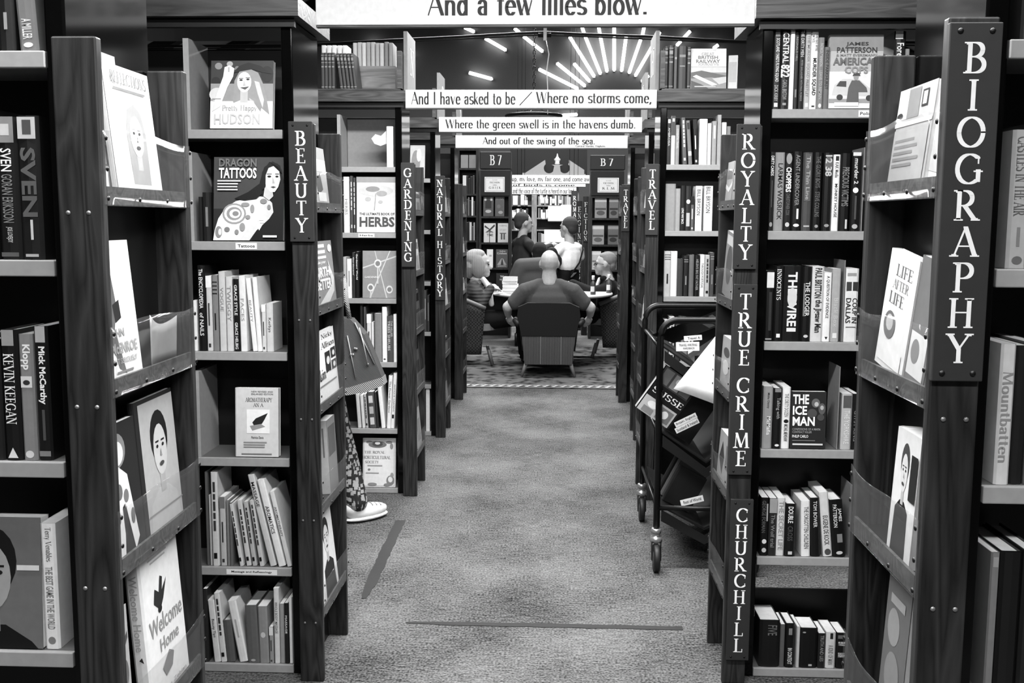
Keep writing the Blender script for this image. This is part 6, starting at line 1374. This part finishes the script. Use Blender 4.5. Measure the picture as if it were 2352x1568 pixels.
# lit shelves at the end of the hall
YF = 16.6
rd, zd = far_case(YF, 1166, 1330, 405, (471, 500, 527, 556, 606, 650), 'long pale-lit shelving at the end of the hall', m=wood('mid_pine', .12, .26), depth=.35, back=mat(.4, .8, name='lit_back'))
box('post', PY(1221, 500, YF - .02)[0], PY(1233, 500, YF - .02)[0], YF - .02, YF - .002, 0, PY(1221, 440, YF)[1], wood('mid_pine', .12, .26), rd)
for i, (z, xa, xb, hh) in enumerate([(zd[0], 1176, 1216, 22), (zd[0], 1236, 1312, 24), (zd[1], 1176, 1216, 22), (zd[1], 1236, 1262, 24), (zd[2], 1176, 1216, 22), (zd[3], 1236, 1258, 24), (zd[4], 1176, 1216, 24), (zd[5], 1176, 1216, 26)]):
    far_books(YF + .02, z, xa, xb, hh, 40 + i, 'tier %s of the lit end shelves' % ('one', 'one beyond the post', 'two', 'two beyond the post', 'three', 'four', 'five', 'six')[i], [.3, .5, .8, .95, .95, .7, .2], 'the outer side')
o = raw('distant_books', FAR[0], FAR[1], FAR[3], None, idx=FAR[2])
tag(o, 'small distant book spines filling the shelves beyond the table', 'books', None, 'stuff')
def sheet(x0, x1, y0, y1, Y, label, tone=.97):
    X0, Z1 = PY(x0, y0, Y); X1, Z0 = PY(x1, y1, Y)
    r = empty('notice', ((X0 + X1) / 2, Y, Z0)); tag(r, label, 'notice', 'white notices on the lit end shelves')
    box('sheet', X0, X1, Y, Y + .006, Z0, Z1, mat(tone, .5, name='sheet'), r); box('edge', X0, X1, Y + .001, Y + .012, Z0 - .012, Z0 - .0005, mat(.5, .5, name='trim'), r)
sheet(1259, 1303, 473, 507, YF - .03, 'large bright notice fixed across the lit end shelves', 1.0); sheet(1288, 1312, 470, 500, YF - .015, 'pale notice tucked behind the large bright notice', .85)
sheet(1250, 1300, 527, 556, YF - .03, 'wide pale poster above the counter of the lit end shelves', .92)
for k, (x0, x1, y0, y1) in enumerate([(1178, 1189, 449, 470), (1196, 1204, 446, 470), (1205, 1212, 460, 470), (1177, 1185, 487, 499), (1187, 1192, 479, 497), (1242, 1250, 453, 466), (1253, 1259, 456, 466), (1268, 1274, 456, 466), (1283, 1290, 459, 466), (1244, 1252, 488, 502)]):
    sheet(x0, x1, y0, y1, YF - .012, 'small white price card, %s of ten on the lit end shelves' % ORD[k + 1])
# white broken pediment
Yp = 16.4
def pp(x, y): X, Z = PY(x, y, Yp); return (X, Z)
def arcpx(cx, cy, r, a0, a1, n=10): return [(cx + r * math.cos(math.radians(a0 + (a1 - a0) * k / n)), cy - r * math.sin(math.radians(a0 + (a1 - a0) * k / n))) for k in range(n + 1)]
pts = [(1203, 399), (1252, 367), (1253, 374)] + arcpx(1261, 386, 12, 130, 320, 10) + [(1273, 381), (1267, 378), (1293, 378), (1286, 381)] + arcpx(1297, 386, 12, 220, 410, 10) + [(1307, 374), (1307, 367), (1342, 390), (1342, 402), (1203, 402)]
pd = empty('pediment', (0, Yp, 2.2)); tag(pd, 'white broken scroll pediment with a turned finial', 'pediment')
slab('scroll_board', [pp(*q) for q in pts][::-1], Yp, Yp + .08, mat(.50, .6, name='pediment_white'), pd)
slab('cornice', [pp(1200, 402), pp(1345, 405), pp(1345, 400), pp(1200, 397)], Yp - .03, Yp + .1, mat(.52, .6, name='pediment_white'), pd)
fx, fz = pp(1280, 378)
u_ = 16.4 / F
lathe('finial', [(5 * u_, 0), (6 * u_, 4 * u_), (4 * u_, 5 * u_), (7 * u_, 10 * u_), (7.5 * u_, 13 * u_), (5 * u_, 14 * u_), (2 * u_, 19 * u_), (.8 * u_, 25 * u_)], (fx, Yp + .04, fz), mat(.75, .6, name='pediment_white'), pd, 16)
slab('roof_box', [pp(1170, 404), pp(1350, 404), pp(1350, 340), pp(1170, 340)], Yp + .3, Yp + .35, BLACK, pd)
board(15.6, 1171, 1362, 402, 421, [("up, my love, my fair one, and come awa", 1176, 1359, 405, 419)], 'distant white verse board reading up my love my fair one')
board(15.9, 1172, 1324, 428, 446, [('and the voice of the turtle is heard in our land', 1178, 1318, 432, 444)], 'distant white verse board reading and the voice of the turtle')
board(15.75, 1171, 1345, 420.5, 428.5, [('of birds is come', 1178, 1320, 422, 427)], 'narrow distant verse board between two longer ones')
for o in [q for q in list(COL.objects) if q.name in ('verse_board.004', 'verse_board.005', 'verse_board.006')]:
    l_ = wloc(o)
    for dx in (-.4, .4): tube('wire', [(l_.x + dx, l_.y + .01, l_.z + .06), (l_.x + dx, l_.y + .01, 6.39)], .003, IRON, o, 6)
# narrow lettered posts beside the K L M case
def letter_post(Y, x0, x1, y0, y1, text, label):
    X0, Z1 = PY(x0, y0, Y); X1, Z0 = PY(x1, y1, Y)
    r = empty('lettered_post', ((X0 + X1) / 2, Y, 0)); tag(r, label, 'post', 'lettered posts by the K L M case')
    box('post', X0, X1, Y, Y + .3, 0, Z1 + .05, WOOD, r); sb_ = box('sign_board', X0, X1, Y - .012, Y - .0005, Z0, Z1, SIGN, r)
    p_ = (Z1 - Z0 - .03) / len(text)
    for k, ch in enumerate(text): text_plane('lettering', ch, 'n', (X0 + (X1 - X0) * (.22 if ch != 'I' else .4), Y - .0135, Z1 - .015 - p_ * (k + .9)), (1, 0, 0), (0, 0, 1), (X1 - X0) * (.56 if ch != 'I' else .2), p_ * .78, WHITE, sb_)
letter_post(15.0, 1313, 1326, 446, 540, 'ROMANCE', 'dark post lettered ROMANCE beside the bright notice')
letter_post(14.0, 1324, 1336, 470, 645, 'ENGINEERING', 'dark post lettered ENGINEERING behind the white-shirted person')
letter_post(13.4, 1339, 1351, 460, 556, 'FICTION', 'dark post lettered FICTION beside the K L M case')
# ------------------------------------------------------------------ neon sunburst on the gable, cables and hanging ring
def tz(x): return 720 + x / 2.306
TUBES = [(800, 145, 850, 168), (910, 203, 1018, 265), (1065, 150, 1090, 172), (1113, 193, 1213, 272), (825, 385, 945, 418), (1357, 195, 1487, 405), (1440, 195, 1520, 390), (1423, 145, 1434, 178), (1520, 195, 1555, 378), (1511, 145, 1517, 180),
         (1593, 195, 1593, 372), (1593, 145, 1593, 185), (1657, 185, 1632, 375), (1733, 210, 1672, 385), (1751, 145, 1742, 190), (1812, 215, 1705, 400), (1834, 170, 1822, 194), (1995, 165, 1962, 200), (1945, 218, 1925, 240), (2143, 238, 2120, 255), (1290, 335, 1438, 455), (1380, 337, 1462, 430), (1195, 367, 1400, 470),
         (1310, 612, 1395, 606), (285, 235, 340, 246), (505, 297, 527, 303), (1740, 430, 1775, 400)]
NEON = emit('neon_white', 2.2)
for k, (a, b_, c_, d_) in enumerate(TUBES):
    Yn = YB - .10
    p0 = PY(tz(a), b_ / 2.306, Yn); p1 = PY(tz(c_), d_ / 2.306, Yn)
    r = empty('neon_tube', (p1[0], Yn, p1[1]))
    order = [22, 20, 21, 5, 6, 8, 10, 12, 13, 15]
    upper = {7: 6, 9: 8, 11: 10, 14: 13, 16: 15}
    if k in order: lab = 'glowing white sunburst tube, %s ray of the fan counting from the lowest slanting ray' % ORD[order.index(k) + 1]
    elif k in upper: lab = 'short glowing tube in line with the %s ray of the sunburst fan' % ORD[order.index(upper[k]) + 1]
    else: lab = 'lone glowing tube outside the sunburst fan, %s' % {0: 'short, high by the chain', 1: 'long, above the hanging chain side', 2: 'short stub over a longer slanting tube', 3: 'slanting down behind the chain', 4: 'almost level above the first verse words', 17: 'slanting above the travel volumes', 18: 'short, just over the dark travel volumes', 19: 'short, over the railway book', 23: 'level, below the storms verse board', 24: 'short, over the boxed journals', 25: 'tiny, by the gardening number plate', 26: 'short stub beside the travel number plate'}[k]
    tag(r, lab, 'lamp', 'neon tubes of the sunburst')
    tube('glass', [(p0[0], Yn, p0[1]), (p1[0], Yn, p1[1])], .032, NEON, r, 10)
    for q in (p0, p1): box('bracket', q[0] - .02, q[0] + .02, Yn + .03, YB - .002, q[1] - .02, q[1] + .02, STEEL, r)
def cable(name, pts, rad, m, label, cat):
    o = tube(name, pts, rad, m, None, 8); tag(o, label, cat)
    return o
Yc = 9.2
cz = lambda x, y: (PY(x, y, Yc)[0], Yc, PY(x, y, Yc)[1])
cable('power_cable', [(-6.98, Yc, 3.0), cz(690, 104), cz(900, 92), cz(1060, 84), cz(1180, 77), cz(1250, 74), cz(1330, 78), cz(1500, 84), cz(1700, 95), (6.98, Yc, 3.0)], .011, mat(.05, .5, name='cable'), 'thick black cable sagging across the hall above the aisle', 'cable')
cable('tie_rod', [(-6.98, Yc, 2.95), cz(690, 108), cz(1050, 90), cz(1240, 80), cz(1400, 86), cz(1700, 99), (6.98, Yc, 2.95)], .007, mat(.12, .5, name='cable'), 'thin dark tie rod below the thick cable', 'rod')
o = empty('cord_switch', cz(1252, 90)); tag(o, 'small white cord switch clipped on the cable with a dangling cord', 'switch')
a_ = cz(1252, 78); box('body', a_[0] - .014, a_[0] + .014, Yc - .04, Yc - .015, a_[2] - .06, a_[2] + .05, mat(.95, .5, name='switch_white'), o)
tube('cord', [cz(1254, 92), cz(1261, 124), cz(1256, 160), cz(1258, 205), cz(1258, 262)], .004, mat(.85, .5, name='cord'), o, 6)
tube('junction', [cz(1236, 80), cz(1266, 80)], .022, mat(.06, .5, name='cable'), o, 10)
ch = empty('hanging_ring', (PY(1226, 265, 9.7)[0], 9.7, 2.5)); tag(ch, 'black iron ring hanging on a chain behind the verse board', 'chandelier')
X_, Zr = PY(1226, 266, 9.7)
lathe('ring', [(.20, -.012), (.265, -.016), (.27, 0), (.265, .012), (.20, .010)], (X_, 9.7, Zr), IRON, ch, 32)
for k in range(3):
    q = 2 * PI * k / 3 + .4; tube('stay', [(X_ + .23 * math.cos(q), 9.7 + .23 * math.sin(q), Zr + .01), (X_, 9.7, Zr + .085)], .004, IRON, ch, 6)
zz = Zr + .085; k = 0
while zz < 3.6:
    pts = []
    for q in range(11):
        a_ = 2 * PI * q / 10; u = .011 * math.cos(a_)
        pts.append((X_ + (u if k % 2 else 0), 9.7 + (0 if k % 2 else u), zz + .022 + .022 * math.sin(a_)))
    tube('link', pts, .0038, IRON, ch, 5); zz += .036; k += 1
